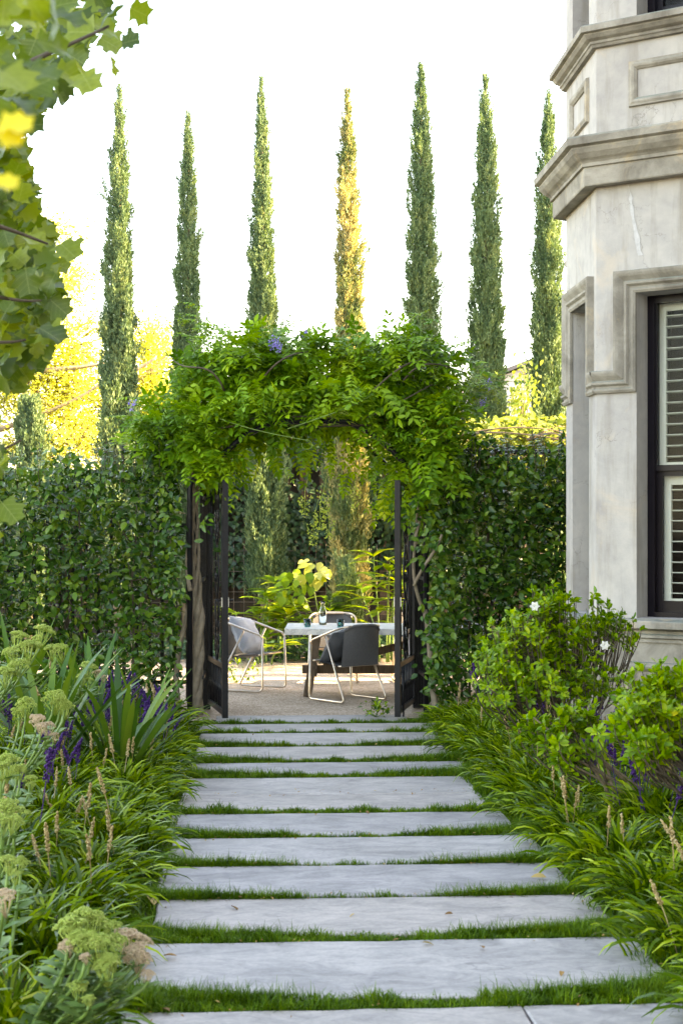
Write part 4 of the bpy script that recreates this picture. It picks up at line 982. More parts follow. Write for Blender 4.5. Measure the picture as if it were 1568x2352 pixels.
for p, r0, r1 in ((rt((1003, 1640, 14.0), (985, 1560, 14.1), (992, 1480, 14.15), (975, 1400, 14.2)), .05, .04), (rt((975, 1410, 14.2), (960, 1370, 14.1), (930, 1320, 14.05), (966, 1185, 14.05)), .032, .02), (rt((950, 1345, 14.05), (968, 1300, 13.98), (1000, 1270, 13.95), (1014, 1228, 14.0)), .026, .022), (rt((955, 1250, 14.05), (948, 1200, 14.1), (975, 1120, 14.1), (960, 1050, 14.2)), .022, .016)):
    MB().tube(bez(*p, 18), np.linspace(r0, r1, 18) * .60 * (1 + .06 * RNG.normal(size=18)), 8).build('trunk', M['pale_bark'], wis, True, world=True)
def floret_cluster(n, seed, L=.12, R=.04):
    rs = np.random.default_rng(seed); t = rs.random(n); a = rs.uniform(0, 6.28, n)
    return np.stack([R * (1 - .6 * t) * np.cos(a), R * (1 - .6 * t) * np.sin(a), -t * L], -1)
for i, (x, y, Y) in enumerate(((632, 772, 14.3), (640, 785, 14.3), (697, 748, 14.5), (1120, 872, 14.6), (1108, 912, 14.6), (304, 920, 14.9), (1085, 1000, 14.6), (625, 780, 14.35))):
    p = at(x, y, Y); F = floret_cluster(45, i, .10, .035); d = rdirs(45)
    MB().inst(DIA, frames(d, rdirs(45)) * RNG.uniform(.012, .022, 45)[:, None, None], p + F).build('flower_raceme', M['lilac'], wis, True, world=True)
for i, (x, y, Y) in enumerate(((735, 1190, 15.9), (720, 1225, 15.9), (755, 1210, 15.8), (700, 1160, 16.0), (745, 1150, 15.9), (815, 1140, 15.8))):
    p = at(x, y, Y); F = floret_cluster(80, 30 + i, .22, .07); d = rdirs(80)
    MB().inst(DIA, frames(d, rdirs(80)) * RNG.uniform(.014, .03, 80)[:, None, None], p + F + [0, 0, .1]).tube([p + [.05, 0, .35], p + [.0, 0, .15], p - [0, 0, .08]], .003, 5).build('pale_tassel', M['sedum'], wis, True, world=True)

# ================================================================== CYPRESSES
def plume(seed, n=30):
    rs = np.random.default_rng(seed); V, F = [], []
    for i in range(n):
        t = rs.random() ** .8; c = np.array([rs.normal() * .10 * (1 - .7 * t), t * .86, rs.normal() * .10 * (1 - .7 * t)])
        a = rs.uniform(0, 6.28); sp = rs.uniform(.15, .75); d = nrm(np.array([math.cos(a) * sp, 1, math.sin(a) * sp])); s = nrm(np.cross(d, rs.normal(size=3)))
        L = rs.uniform(.11, .21); w = L * .17
        k = len(V); V += [c, c + d * L * .45 + s * w, c + d * L, c + d * L * .45 - s * w]; F.append((k, k + 1, k + 2, k + 3))
    return np.array(V), F
PL = [plume(i, 46) for i in range(5)]
def cypress(xt, yt, xb, width, Y, label, dens=1.0, blunt=False, group='tall cypresses in a row', mat='cypress'):
    top = at(xt, yt, Y); b = at(xb, 1400, Y); base = np.array([b[0], Y, 0]); H = top[2]; R = px(width, Y) / 2
    th = thing('cypress_tree', label, 'tree', base, 0, group)
    axis = np.array([top[0] - base[0], 0, 0])
    pw = RNG.uniform(.85, 1.15)
    def rad(t): return R * np.interp(t, [0, .3, .45, .61, .69, .76, .84, .917, .955, .985, 1], [1.1, 1.22, 1.08, .88, .80, .70, .57, .39, .25, .11, .02] if not blunt else [.7, .95, 1, 1, 1, 1, .95, .8, .6, .4, .2]) ** pw * .76
    MB().tube(np.array([base + axis * t + [0, 0, H * t * .97] for t in np.linspace(0, 1, 10)]), np.linspace(.085, .012, 10), 8).build('trunk', M['bark'], th, True, world=True)
    n = int(H * R * 2 * np.pi * 175 * dens); t = RNG.random(n * 2); t = t[RNG.random(n * 2) < (rad(t) / R * .8 + .2)][:n]; t = .10 + .895 * t; n = len(t)
    a = RNG.uniform(0, 6.28, n); sd = RNG.uniform(0, 50)
    lump = 1 + .16 * np.sin(3 * a + 9 * t + sd) + .16 * np.sin(4 * a - 31 * t + sd * 2) + .13 * np.sin(2 * a + 67 * t) + .10 * np.sin(a + 110 * t + sd)
    rr = rad(t) * lump * np.where(RNG.random(n) < .28, RNG.uniform(.25, .7, n), RNG.uniform(.75, 1.0, n))
    P = base + axis * t[:, None] + np.stack([rr * np.cos(a), rr * np.sin(a), H * t], -1)
    tilt = RNG.uniform(.08, .42, n)
    d = nrm(np.stack([np.cos(a) * tilt, np.sin(a) * tilt, np.ones(n)], -1) + RNG.normal(size=(n, 3)) * .07)
    S = RNG.uniform(.24, .44, n) * np.clip(.45 + rad(t) / R * .6, .4, 1.0); P = P - d * S[:, None] * .5
    P[:, 2] = np.minimum(P[:, 2], H - S * .9)
    for q in range(9):                                   # sprigs that stand away from the column
        tq = RNG.uniform(.3, .85); aq = RNG.uniform(0, 6.28); m_ = 10; rq = float(rad(np.array([tq]))[0]) * RNG.uniform(1.05, 1.4)
        pq = base + axis * tq + np.stack([rq * math.cos(aq) + RNG.normal(size=m_) * .03, rq * math.sin(aq) + RNG.normal(size=m_) * .03, H * tq + RNG.uniform(-.15, .12, m_)], -1)
        P = np.concatenate([P, pq]); d = np.concatenate([d, nrm(np.array([math.cos(aq) * .3, math.sin(aq) * .3, 1]) + RNG.normal(size=(m_, 3)) * .12)]); S = np.concatenate([S, RNG.uniform(.14, .26, m_)])
    n = len(P)
    Mx = frames(d, rdirs(n)) * S[:, None, None]; mb = MB()
    for j in range(5): mb.inst(PL[j], Mx[j::5], P[j::5])
    mb.build('crown', M[mat], th, False, world=True)
CY = [(275, 192, 272, 88, 22.4, 'first tall cypress from the left, standing nearest the golden trees'),
      (432, 250, 432, 74, 22.6, 'second tall cypress from the left, shortest of the row'),
      (600, 172, 612, 80, 22.4, 'third tall cypress from the left, its foot seen through the left half of the arch'),
      (797, 200, 806, 84, 21.5, 'fourth tall cypress, golden by sunlight painted into its leaves, above the middle of the arch'),
      (965, 140, 978, 96, 22.5, 'fifth and tallest cypress, rising behind the right end of the arch'),
      (1113, 167, 1125, 92, 22.4, 'sixth tall cypress, standing free between the arch and the house'),
      (1258, 205, 1256, 88, 22.2, 'seventh tall cypress, half hidden behind the corner of the house')]
for c in CY: cypress(*c, mat='cypress_sun_painted' if 'golden by' in c[5] else 'cypress')
cypress(72, 905, 70, 82, 20.5, 'short blunt-topped dark cypress in front of the golden trees', 1.0, True, 'shorter cypresses')
cypress(800, 1275, 795, 62, 20.7, 'young pointed cypress standing behind the carafe', 1.2, False, 'shorter cypresses')

# ================================================================== GOLDEN TREES beyond the court
def gold_tree(base, blobs_, n, label, limbs):
    th = thing('golden_tree', label, 'tree', base, 0, 'golden trees on the left'); org = np.array(base)
    cen = np.mean([at(b_[0], b_[1], b_[2]) for b_ in blobs_], 0)
    MB().tube(bez(org, org + [0, 0, 1.5], cen - [.2, 0, 1.2], cen + [0, 0, .4], 14), np.linspace(.16, .05, 14), 9).build('trunk', M['bark'], th, True, world=True)
    for l in limbs: MB().tube(bez(*[at(*q) for q in l], 14), np.linspace(.055, .02, 14), 7).build('limb', M['pale_bark'], th, True, world=True)
    mb = MB(); tw = MB(); w = np.array([b_[3] * b_[4] for b_ in blobs_], float); w /= w.sum()
    for b_, wk in zip(blobs_, w):
        k = max(4, int(n * wk / 26)); c = at(b_[0], b_[1], b_[2]); R = np.array([px(b_[3], b_[2]), 1.1, px(b_[4], b_[2])])
        cl = c + rdirs(k) * R * RNG.uniform(.25, 1, (k, 1))
        for q in cl:
            m_ = 26; d = rdirs(m_) * [1, 1, .45]; p = q + d * RNG.uniform(.05, .42, (m_, 1)); tw.tube([q + (c - q) * .35, q + (c - q) * .1 + [0, 0, .05], q], [.012, .008, .004], 4)
            mb.inst(DIA, frames(nrm(d + [0, 0, -.2]), nrm(RNG.normal(size=(m_, 3)) * .6 + [0, 0, 1])) @ np.diag([.5, 1, 1])[None] * RNG.uniform(.045, .095, m_)[:, None, None], p)
    mb.build('crown', M['gold'], th, False, world=True); tw.build('twigs', M['bark'], th, True, world=True)['kind'] = 'stuff'
b1 = at(60, 1218, 27); b1[2] = 0; b2 = at(365, 1218, 28); b2[2] = 0
gold_tree(b1, [(150, 790, 27, 130, 110), (80, 900, 27, 130, 110), (190, 930, 27.5, 120, 110), (40, 760, 27, 80, 120), (170, 1020, 27, 150, 70), (60, 1030, 27.5, 120, 60), (30, 640, 27, 90, 70), (140, 640, 27, 70, 90), (120, 520, 27, 60, 40), (-30, 850, 27, 90, 200)], 40000, 'large golden-leaved tree glowing behind the first cypress',
          [[(-60, 1010, 26.5), (60, 960, 26.4), (130, 950, 26.3), (235, 880, 26.4)], [(235, 880, 26.4), (280, 860, 26.4), (320, 850, 26.5), (360, 820, 26.5)], [(90, 850, 26.4), (150, 850, 26.4), (200, 840, 26.4), (240, 835, 26.5)]])
gold_tree(b2, [(345, 800, 28, 62, 90), (350, 900, 28, 75, 80), (330, 1000, 28, 90, 80), (410, 920, 28, 50, 60)], 15000, 'smaller golden-leaved tree between the first and second cypress', [[(300, 880, 27.5), (340, 860, 27.5), (360, 840, 27.5), (385, 815, 27.5)]])

# ================================================================== FOREGROUND TREE on the left
fb = np.array([-3.6, 5.2, 0]); fg = thing('tulip_tree', 'near tree with lobed green leaves overhanging the left edge', 'tree', fb)
MB().tube(bez(fb, fb + [.1, 0, 1.5], fb + [-.1, .1, 3], fb + [.2, 0, 5.2], 14), np.linspace(.13, .06, 14), 10).build('trunk', M['bark'], fg, True, world=True)
LT = [lobed(i) for i in range(5)]
def region(n, pts, Y0, Y1):
    out_ = []
    ysr = [p[0] for p in pts]
    while len(out_) < n:
        y = RNG.uniform(ysr[0], ysr[-1]); xm = np.interp(y, ysr, [p[1] for p in pts]); x = RNG.uniform(-90, xm); out_.append(at(x, y, RNG.uniform(Y0, Y1)))
    return np.array(out_)
P = np.concatenate([region(22, [(-60, 170), (60, 150), (110, 110), (200, 90), (280, 30)], 2.6, 3.4), region(105, [(-60, 270), (60, 285), (110, 200), (200, 160), (280, 60), (340, 30), (420, 60)], 4.6, 7.0), region(150, [(420, 60), (520, 95), (620, 125), (760, 115), (820, 80), (900, 25)], 5.2, 8.0), region(14, [(960, 10), (1010, 50), (1060, 55), (1090, 20)], 5.0, 6.0), region(7, [(1150, 5), (1180, 15), (1220, 5)], 5.0, 5.6),
                    np.array([at(255, 130, 5.0), at(282, 100, 5.1), at(300, 18, 4.8), at(240, 40, 4.6), at(215, 75, 4.6), at(190, 170, 4.2), at(140, 560, 5.2), at(128, 628, 5.4), at(118, 690, 5.4)])])
k = len(P)
dn = nrm(np.stack([RNG.normal(size=k) * .6, -.8 + RNG.normal(size=k) * .5, .55 + RNG.normal(size=k) * .5], -1))
td = np.stack([.5 + RNG.normal(size=k) * .6, RNG.normal(size=k) * .5, -.55 + RNG.normal(size=k) * .45], -1); td = nrm(td - dn * (td * dn).sum(1)[:, None])
S = RNG.uniform(.065, .105, k) * np.where(P[:, 1] < 3.6, .8, 1)
mes = []
for t in LT:
    me = MB().raw(t[0], t[1], 0.0).mesh('leaf', True); me.materials.append(M['plane']); mes.append(me)
Mx = frames(td, dn) * S[:, None, None]
for i in range(k): place('leaf', mes[i % 5], fg, Mx[i], P[i] - fb)
P2_ = np.concatenate([region(330, [(-60, 230), (60, 240), (110, 170), (200, 140), (280, 50), (340, 25), (420, 50)], 5.5, 8.0), region(650, [(420, 50), (520, 85), (620, 115), (760, 110), (815, 80), (850, 30)], 5.5, 8.5)]); k2 = len(P2_)
dn = nrm(np.stack([RNG.normal(size=k2) * .6, -.8 + RNG.normal(size=k2) * .5, .55 + RNG.normal(size=k2) * .5], -1)); td = np.stack([.4 + RNG.normal(size=k2) * .6, RNG.normal(size=k2) * .5, -.55 + RNG.normal(size=k2) * .45], -1); td = nrm(td - dn * (td * dn).sum(1)[:, None])
mb = MB()
for j in range(5): mb.inst(LT[j], (frames(td, dn) * RNG.uniform(.065, .105, k2)[:, None, None])[j::5], P2_[j::5])
stuff(mb.build('foliage', M['plane'], fg, True, world=True))
yme = []
for t in LT[:2]:
    me = MB().raw(t[0], t[1], 0.0).mesh('leaf', True); me.materials.append(M['yellow']); yme.append(me)
for i, (x, y, Y, s) in enumerate(((5, 292, 1.5, .032), (-12, 312, 1.5, .030), (-10, 425, 1.6, .026))):
    o = place('leaf', yme[i % 2], fg, frames(np.array([[.9, -.1, .12 - .3 * (i % 2)]]), np.array([[.1, -.75, .65]]))[0] * s, at(x, y, Y) - fb); o['label'] = 'blurred bright yellow leaf'
for i, l in enumerate(([(-200, 300, 4.6), (-60, 180, 4.5), (90, 140, 4.4), (250, 60, 4.6)], [(-200, 300, 4.6), (-120, 250, 4.2), (-40, 330, 4.0), (40, 300, 3.8)], [(-200, 500, 5.0), (-100, 480, 5.0), (10, 520, 5.1), (110, 560, 5.2)], [(-200, 650, 5.2), (-100, 640, 5.2), (0, 700, 5.2), (95, 690, 5.3)], [(-200, 800, 5.4), (-100, 760, 5.4), (-20, 800, 5.4), (60, 780, 5.4)], [(-200, 1080, 5.6), (-100, 1060, 5.6), (-30, 1060, 5.6), (50, 1010, 5.6)])):
    MB().tube(bez(*[at(*q) for q in l], 14), np.linspace(.014, .004, 14), 6).build('branch', M['twig'], fg, True, world=True)

# ================================================================== COURT: wall, ivy, pergola, planting
M['boards'] = plain('dark_boards', (.045, .036, .028), .85, var=.4, scale=6, bmp=.4, bscale=30)
wal = thing('boundary_fence', 'dark timber boundary fence smothered in ivy behind the cypresses', 'fence', (0, 23.3, 0))
me = MB().box((0, 0, 1.3), (.158, .025, 2.6)).mesh('board'); me.materials.append(M['boards'])
for i in range(96): o = link('board', me, wal); o.location = (-7.1 + .15 * i, .014 * (-1) ** i, 0); o.scale = (1, 1, 1.2 if -2.2 < -7.1 + .15 * i < 4 else 1.0)
for z in (.4, 2.2): MB().box((0, 23.25, z), (14.4, .06, .09)).build('rail', M['boards'], wal, world=True)
def ivy_leaf(seed): 
    v, f = lobed(seed); v = v.copy(); v[:, 1] *= .9; return v, f
IV = [(np.array([(0, 0, 0), (-.5, .25, .08), (-.3, .55, .04), (0, 1, -.05), (.3, .55, .04), (.5, .25, .08)], float), [(0, 3, 2, 1), (0, 5, 4, 3)])]
ivy = thing('ivy_curtain', 'dark green ivy covering the boundary fence', 'ivy', (0, 23.2, 0))
k = 21000; x = RNG.uniform(-5.5, 4.5, k); z = RNG.uniform(.9, 3.35, k); z = np.where(x < -2.1, .9 + (z - .9) * .7, z); hole = np.sin(x * 2.3 + 1) * np.sin(z * 3.1 + x) > .72; ok = ~hole | (RNG.random(k) < .2)
P = np.stack([x, 23.1 - np.abs(RNG.normal(size=k)) * .14, z], -1)[ok]; k = len(P)
stuff(MB().inst(IV[0], frames(nrm(np.stack([RNG.normal(size=k) * .5, RNG.normal(size=k) * .3 - .2, -1 + RNG.normal(size=k) * .4], -1)), nrm(np.stack([RNG.normal(size=k) * .4, -np.ones(k), .5 + RNG.normal(size=k) * .3], -1))) * RNG.uniform(.05, .10, k)[:, None, None], P).build('foliage', M['ivy'], ivy, True, world=True))
gc = MB(); k = 9000; P = np.stack([RNG.uniform(-5, 5, k), RNG.uniform(20.2, 23.0, k), RNG.uniform(.0, .16, k)], -1)
gc.inst(IV[0], frames(nrm(np.stack([RNG.normal(size=k), RNG.normal(size=k) - .4, RNG.normal(size=k) * .3], -1)), nrm(np.stack([RNG.normal(size=k) * .4, -.5 + RNG.normal(size=k) * .3, np.ones(k)], -1))) * RNG.uniform(.05, .09, k)[:, None, None], P)
o = stuff(gc.build('ivy_ground_cover', M['ivy'], None, True)); tag(o, 'low ivy ground cover along the back of the gravel court', 'ground cover')
trl = thing('wire_trellis', 'rusty square wire mesh panel against the boundary fence', 'trellis', (-1.2, 22.9, 0)); M['wire'] = plain('wire', (.22, .19, .16), .6, metal=.5, var=.3)
for xx in np.arange(-2.6, 2.0, .15): MB().tube([(xx, 22.9, .15), (xx, 22.9, 1.5)], .004, 4).build('wire', M['wire'], trl, True, world=True)
for zz in np.arange(.2, 1.5, .15): MB().tube([(-2.6, 22.905, zz), (2.0, 22.905, zz)], .004, 4).build('wire', M['wire'], trl, True, world=True)

GI = oval(1, .31, .12, .30, .42, 6)
def ginger(x, y, stems, h, label, spread=.5, leaf=(.28, .42), aim=None):
    th = thing('ginger_plant', label, 'ginger plant', (x, y, 0), 0, 'ginger plants at the back of the court')
    me = MB().raw(GI[0], GI[1], 0).mesh('leaf', True); me.materials.append(M['ginger'])
    for s in range(stems):
        a = random.uniform(0, 6.28); q = random.uniform(.3, 1) * spread; hh = h * random.uniform(.7, 1.1)
        tip = np.array([q * math.cos(a), q * math.sin(a), hh]); b = np.array([.12 * math.cos(a), .12 * math.sin(a), 0]); pts = bez(b, b + [0, 0, hh * .6], tip - [0, 0, hh * .2], tip, 10)
        MB().tube(pts, np.linspace(.012, .005, 10), 6).build('stem', M['green_stem'], th, True)
        sto = th.children[-1]
        for k in range(9):
            t = pts[min(9, 3 + k)] if k < 7 else tip; sg = (-1) ** k; az = a + sg * random.uniform(.9, 1.6) if k < 7 else a + random.uniform(-.4, .4)
            d = np.array([math.cos(az), math.sin(az), random.uniform(.15, .7)]); Mx = frames(nrm(d)[None], np.array([[0, -.1, 1.0]]))[0] * random.uniform(*leaf); place('leaf', me, sto, Mx, t)
g = gnd(585, 1480); ginger(at(585, 1400, 20.6)[0], 20.6, 9, .85, 'arching ginger plant behind the left chair', .55)
ginger(at(690, 1400, 20.9)[0], 20.9, 6, .8, 'ginger plant between the left chair and the carafe', .45)
ginger(at(730, 1400, 20.5)[0], 20.5, 4, .75, 'ginger plant directly behind the carafe', .4)
ginger(at(885, 1400, 20.2)[0], 20.2, 7, 1.25, 'tall broad-leaved ginger plant at the right of the gate opening', .5, (.34, .5))
ginger(at(615, 1480, 19.9)[0], 19.9, 5, .35, 'low ginger plant spreading over the gravel edge', .45, (.25, .36))
ginger(at(645, 1440, 21.2)[0], 21.2, 4, 1.0, 'ginger plant in front of the third cypress foot', .4)
# tall stalk plant; sunlight painted into the pale yellow of its top leaves
th = thing('sun_painted_shrub', 'tall stalk of leaves, the top ones coloured pale yellow for sunlight, behind the table', 'shrub', (at(745, 1400, 20.2)[0], 20.2, 0)); org = np.array(th.location)
LH = oval(1, .75, .10, .25, .4, 5); me = MB().raw(LH[0], LH[1], 0).mesh('leaf', True); me.materials.append(M['ginger'])
mey = MB().raw(LH[0], LH[1], 0).mesh('leaf', True); mey.materials.append(M['sun_painted_lime'])
for (x, y, n_, my, r_) in ((715, 1308, 26, mey, 34), (690, 1330, 20, me, 36), (672, 1370, 16, me, 32)):
    c = at(x, y, 20.2); MB().tube(bez(org, org + [0, 0, .5], c - [0, 0, .3], c, 12), np.linspace(.012, .005, 12), 6).build('stem', M['green_stem'], th, True, world=True)
    for i in range(n_):
        q = c + rdirs(1)[0] * [px(r_, 20.2), .12, px(r_ * .7, 20.2)]; d = nrm(np.array([RNG.normal() * .7, RNG.normal() * .5 - .2, -.6 + RNG.normal() * .3])); place('leaf', my, th, frames(d[None], np.array([[0, -.6, .8]]))[0] * RNG.uniform(.10, .17), q - org)
for x, y, Y, label, mat_, rr_ in ((545, 1545, 17.4, 'small yellow-green seedling beside the left gate on the gravel', 'gardenia', .22), (865, 1625, 14.6, 'small pale weed growing by the right gate foot', 'liriope', .13)):
    p = gnd(x, y + 22); th = thing('weed', label, 'weed', (p[0], p[1], 0)); k = 90
    P = np.stack([RNG.normal(size=k) * rr_ * .55, RNG.normal(size=k) * rr_ * .4, RNG.uniform(.01, rr_ * 1.1, k)], -1); d = nrm(rdirs(k) + [0, 0, .5])
    stuff(MB().inst(HLF[1], frames(d, nrm(RNG.normal(size=(k, 3)) * .4 + [0, -.4, 1])) * RNG.uniform(.03, .06, k)[:, None, None], P).build('foliage', M[mat_], th, True))
    for q in range(6): MB().tube([(0, 0, 0), tuple(P[q] * .6), tuple(P[q])], .003, 4).build('stem', M['green_stem'], th, True)

per = thing('pergola', 'dark pipe pergola behind the right hedge', 'pergola', (3.0, 18.9, 0))
for Y in (18.3, 19.8, 21.3):
    for x in (1.45, 4.2, 7.0): MB().tube([(x, Y, 0), (x, Y, 2.66)], .035, 8).build('post', M['black_iron'], per, True, world=True)
    MB().tube([(1.35, Y, 2.68), (7.1, Y, 2.68)], .03, 8).build('beam', M['black_iron'], per, True, world=True)
for x in np.arange(1.45, 7.1, .7): MB().tube([(x, 18.2, 2.72), (x, 21.4, 2.72)], .015, 6).build('rafter', M['black_iron'], per, True, world=True)
MB().tube([(1.15, 15.6, 2.49), (3.16, 15.6, 2.49)], .028, 8).build('front_rail', M['black_iron'], per, True, world=True)
MB().tube([(1.2, 15.6, 0), (1.2, 15.6, 2.47)], .028, 8).build('post', M['black_iron'], per, True, world=True)
vin = thing('pergola_vine', 'pale autumn-tinted vine sprawling over the pergola behind the right hedge', 'vine', (1.5, 19.0, 0))
k = 9500; x = RNG.uniform(1.0, 7.2, k); y = RNG.uniform(18.1, 21.6, k); z = 2.74 + .30 * RNG.random(k) ** 1.6 + .08 * np.sin(x * 3) * np.sin(y * 4) + RNG.normal(size=k) * .04
fr_ = RNG.random(k) < .30; y = np.where(fr_, 18.1 + RNG.normal(size=k) * .1, y); z = np.where(fr_, RNG.uniform(2.45, 3.05, k), z)
stuff(MB().inst(IV[0], frames(nrm(np.stack([RNG.normal(size=k), RNG.normal(size=k), -.5 + RNG.normal(size=k) * .4], -1)), nrm(np.stack([RNG.normal(size=k) * .5, -.5 + RNG.normal(size=k) * .4, np.ones(k)], -1))) * RNG.uniform(.05, .105, k)[:, None, None], np.stack([x, y, z], -1)).build('foliage', M['vine'], vin, True, world=True))
for i in range(14):
    a = np.array([RNG.uniform(1.1, 3), RNG.uniform(17.9, 18.6), 2.75]); e = a + [RNG.uniform(.6, 1.6), RNG.normal() * .3, RNG.normal() * .12]
    MB().tube(bez(a, a + [.3, 0, .15], e + [-.3, 0, .1], e, 12), np.linspace(.014, .006, 12), 6).build('stem', M['bark'], vin, True, world=True)
# spindly shrub with orange leaves between the last two cypresses
th = thing('orange_tipped_shrub', 'thin shrub with yellow and orange leaves between the last two cypresses', 'shrub', (at(1205, 1218, 20.4)[0], 20.4, 0)); org = np.array(th.location)
Ms, Ps = [], []
for i in range(9):
    c = at(RNG.uniform(1185, 1230), RNG.uniform(845, 945), RNG.uniform(20.1, 20.7)); pts = bez(org, org + [0, 0, 1.8], c - [0, 0, .5], c, 10); MB().tube(pts, np.linspace(.012, .004, 10), 5).build('stem', M['twig'], th, True, world=True)
    for j in range(34): Ps.append(pts[9] + RNG.normal(size=3) * [.11, .1, .17] - [0, 0, .12]); d = nrm(RNG.normal(size=3) + [0, 0, -.5]); Ms.append(frames(d[None], np.array([[0, -.6, 1.0]]))[0] * RNG.uniform(.05, .10))
stuff(MB().inst(HLF[0], np.array(Ms), np.array(Ps)).build('foliage', M['vine'], th, True, world=True))
# neighbour's gabled house glimpsed far behind
nh = thing('far_house', 'pale gabled house glimpsed far behind the last cypresses', 'house', (at(1215, 1218, 38)[0], 38, 0)); M['pale_wall'] = plain('pale_wall', (.62, .60, .58), .8, var=.08, scale=2); ox = nh.location.x
mb = MB(); mb.raw([(-3, 0, 0), (3, 0, 0), (3, 0, 4.6), (0, 0, 5.75), (-3, 0, 4.6), (-3, 7, 0), (3, 7, 0), (3, 7, 4.6), (0, 7, 5.75), (-3, 7, 4.6)], [(0, 1, 2, 3, 4), (9, 8, 7, 6, 5), (1, 6, 7, 2), (5, 0, 4, 9)]); mb.build('wall', M['pale_wall'], nh)
MB().raw([(-3.3, -.3, 4.5), (0, -.3, 5.8), (0, 7.3, 5.8), (-3.3, 7.3, 4.5), (3.3, -.3, 4.5), (3.3, 7.3, 4.5), (-3.3, -.3, 4.6), (0, -.3, 5.9), (0, 7.3, 5.9), (-3.3, 7.3, 4.6), (3.3, -.3, 4.6), (3.3, 7.3, 4.6)], [(6, 7, 8, 9), (7, 10, 11, 8), (0, 1, 7, 6), (1, 4, 10, 7), (0, 3, 2, 1), (1, 2, 5, 4)]).build('roof', M['roof'], nh)
for x in (-1.4, 1.4):
    o = MB().box((x, -.02, 2.6), (.9, .06, 1.4)).build('window', M['black_paint'], nh)
# climbers' leaves on the gate posts and round the trunks
th = wis; PS = []
for (x, y, Y, rx, ry, n_) in ((392, 1250, 14.15, 26, 150, 150), (398, 1450, 14.15, 18, 120, 60), (985, 1230, 14.0, 30, 70, 70), (1000, 1420, 14.0, 30, 90, 170), (1000, 1540, 14.0, 28, 60, 90), (975, 1180, 14.0, 40, 60, 60), (470, 1210, 14.1, 18, 40, 14)):
    PS.append(np.array([at(x + RNG.normal() * rx * .6, y + RNG.normal() * ry * .6, Y + RNG.normal() * .08) for _ in range(n_)]))
PS = np.concatenate(PS); k = len(PS); dn = nrm(np.stack([RNG.normal(size=k) * .6, -1 + RNG.normal(size=k) * .3, .4 + RNG.normal(size=k) * .4], -1)); td = nrm(np.stack([RNG.normal(size=k), RNG.normal(size=k) * .3, -.6 + RNG.normal(size=k) * .5], -1)); td = nrm(td - dn * (td * dn).sum(1)[:, None])
cl = thing('climbing_fig', 'small-leaved climber creeping up the gate posts and trunks', 'climber', (1.1, 14.1, 0))
scatter(cl, HLF, frames(td, dn) * RNG.uniform(.05, .09, k)[:, None, None], PS, M['hedge'], 200)

# ================================================================== TABLE, CHAIRS, THINGS ON THE TABLE
m, nt, out = nmat('white_marble'); co = objco(nt); pb = nt.nodes.new('ShaderNodeBsdfPrincipled'); pb.inputs['Roughness'].default_value = .3
n_ = noise(nt, co, 3.0, 8, .65, 2.0)
nt.links.new(ramp(nt, n_, [(.40, (.84, .84, .84)), (.49, (.60, .61, .63)), (.53, (.84, .84, .84)), (.8, (.86, .86, .85))]), pb.inputs['Base Color']); nt.links.new(pb.outputs[0], out.inputs[0]); M['marble'] = m
m, nt, out = nmat('weathered_timber'); co = objco(nt); pb = nt.nodes.new('ShaderNodeBsdfPrincipled'); pb.inputs['Roughness'].default_value = .75
mp = nt.nodes.new('ShaderNodeMapping'); mp.inputs['Scale'].default_value = (1, 1, .12); nt.links.new(co, mp.inputs[0])
n_ = noise(nt, mp.outputs[0], 40, 5, .6, .4); nt.links.new(ramp(nt, n_, [(.3, (.07, .045, .028)), (.6, (.16, .105, .065)), (.8, (.25, .18, .12))]), pb.inputs['Base Color'])
nt.links.new(bump(nt, n_, .4, .004), pb.inputs['Normal']); nt.links.new(pb.outputs[0], out.inputs[0]); M['timber'] = m
def cam_xy(X, Y): v = CAM + RGT * X + FWD * Y; return v[0], v[1]
tx, ty = cam_xy(.45, 16.35)
TR = -YAW
tab = thing('dining_table', 'white marble-topped table on splayed timber legs in the gravel court', 'table', (tx, ty, 0), TR)
TZ = .70
mb = MB()
hx, hy = 1.03, .50
V = []
for z, q in ((TZ - .062, 0), (TZ - .062, 0), (TZ - .004, 0), (TZ, .004)): V += [(-hx + q, -hy + q, z), (hx - q, -hy + q, z), (hx - q, hy - q, z), (-hx + q, hy - q, z)]
mb.raw(V[4:], [(3, 2, 1, 0), (0, 1, 5, 4), (1, 2, 6, 5), (2, 3, 7, 6), (3, 0, 4, 7), (4, 5, 9, 8), (5, 6, 10, 9), (6, 7, 11, 10), (7, 4, 8, 11), (8, 9, 10, 11)], .5)
mb.build('table_top', M['marble'], tab)
for s in (-1, 1):
    for f in (-1, 1):
        MB().bar((s * .70, f * .30, TZ - .064), (s * .80, f * .42, 0.0), .085, .06, (0, 1, 0)).build('leg', M['timber'], tab)
    MB().bar((s * .735, -.36, .24), (s * .735, .36, .24), .06, .08).build('cross_rail', M['timber'], tab)
    MB().bar((s * .72, -.34, TZ - .11), (s * .72, .34, TZ - .11), .06, .08).build('cross_rail', M['timber'], tab)
MB().bar((-.86, 0, .245), (.86, 0, .245), .06, .085).build('stretcher', M['timber'], tab)
MB().bar((-.64, .0, .29), (.60, .0, .60), .05, .075).build('brace', M['timber'], tab)

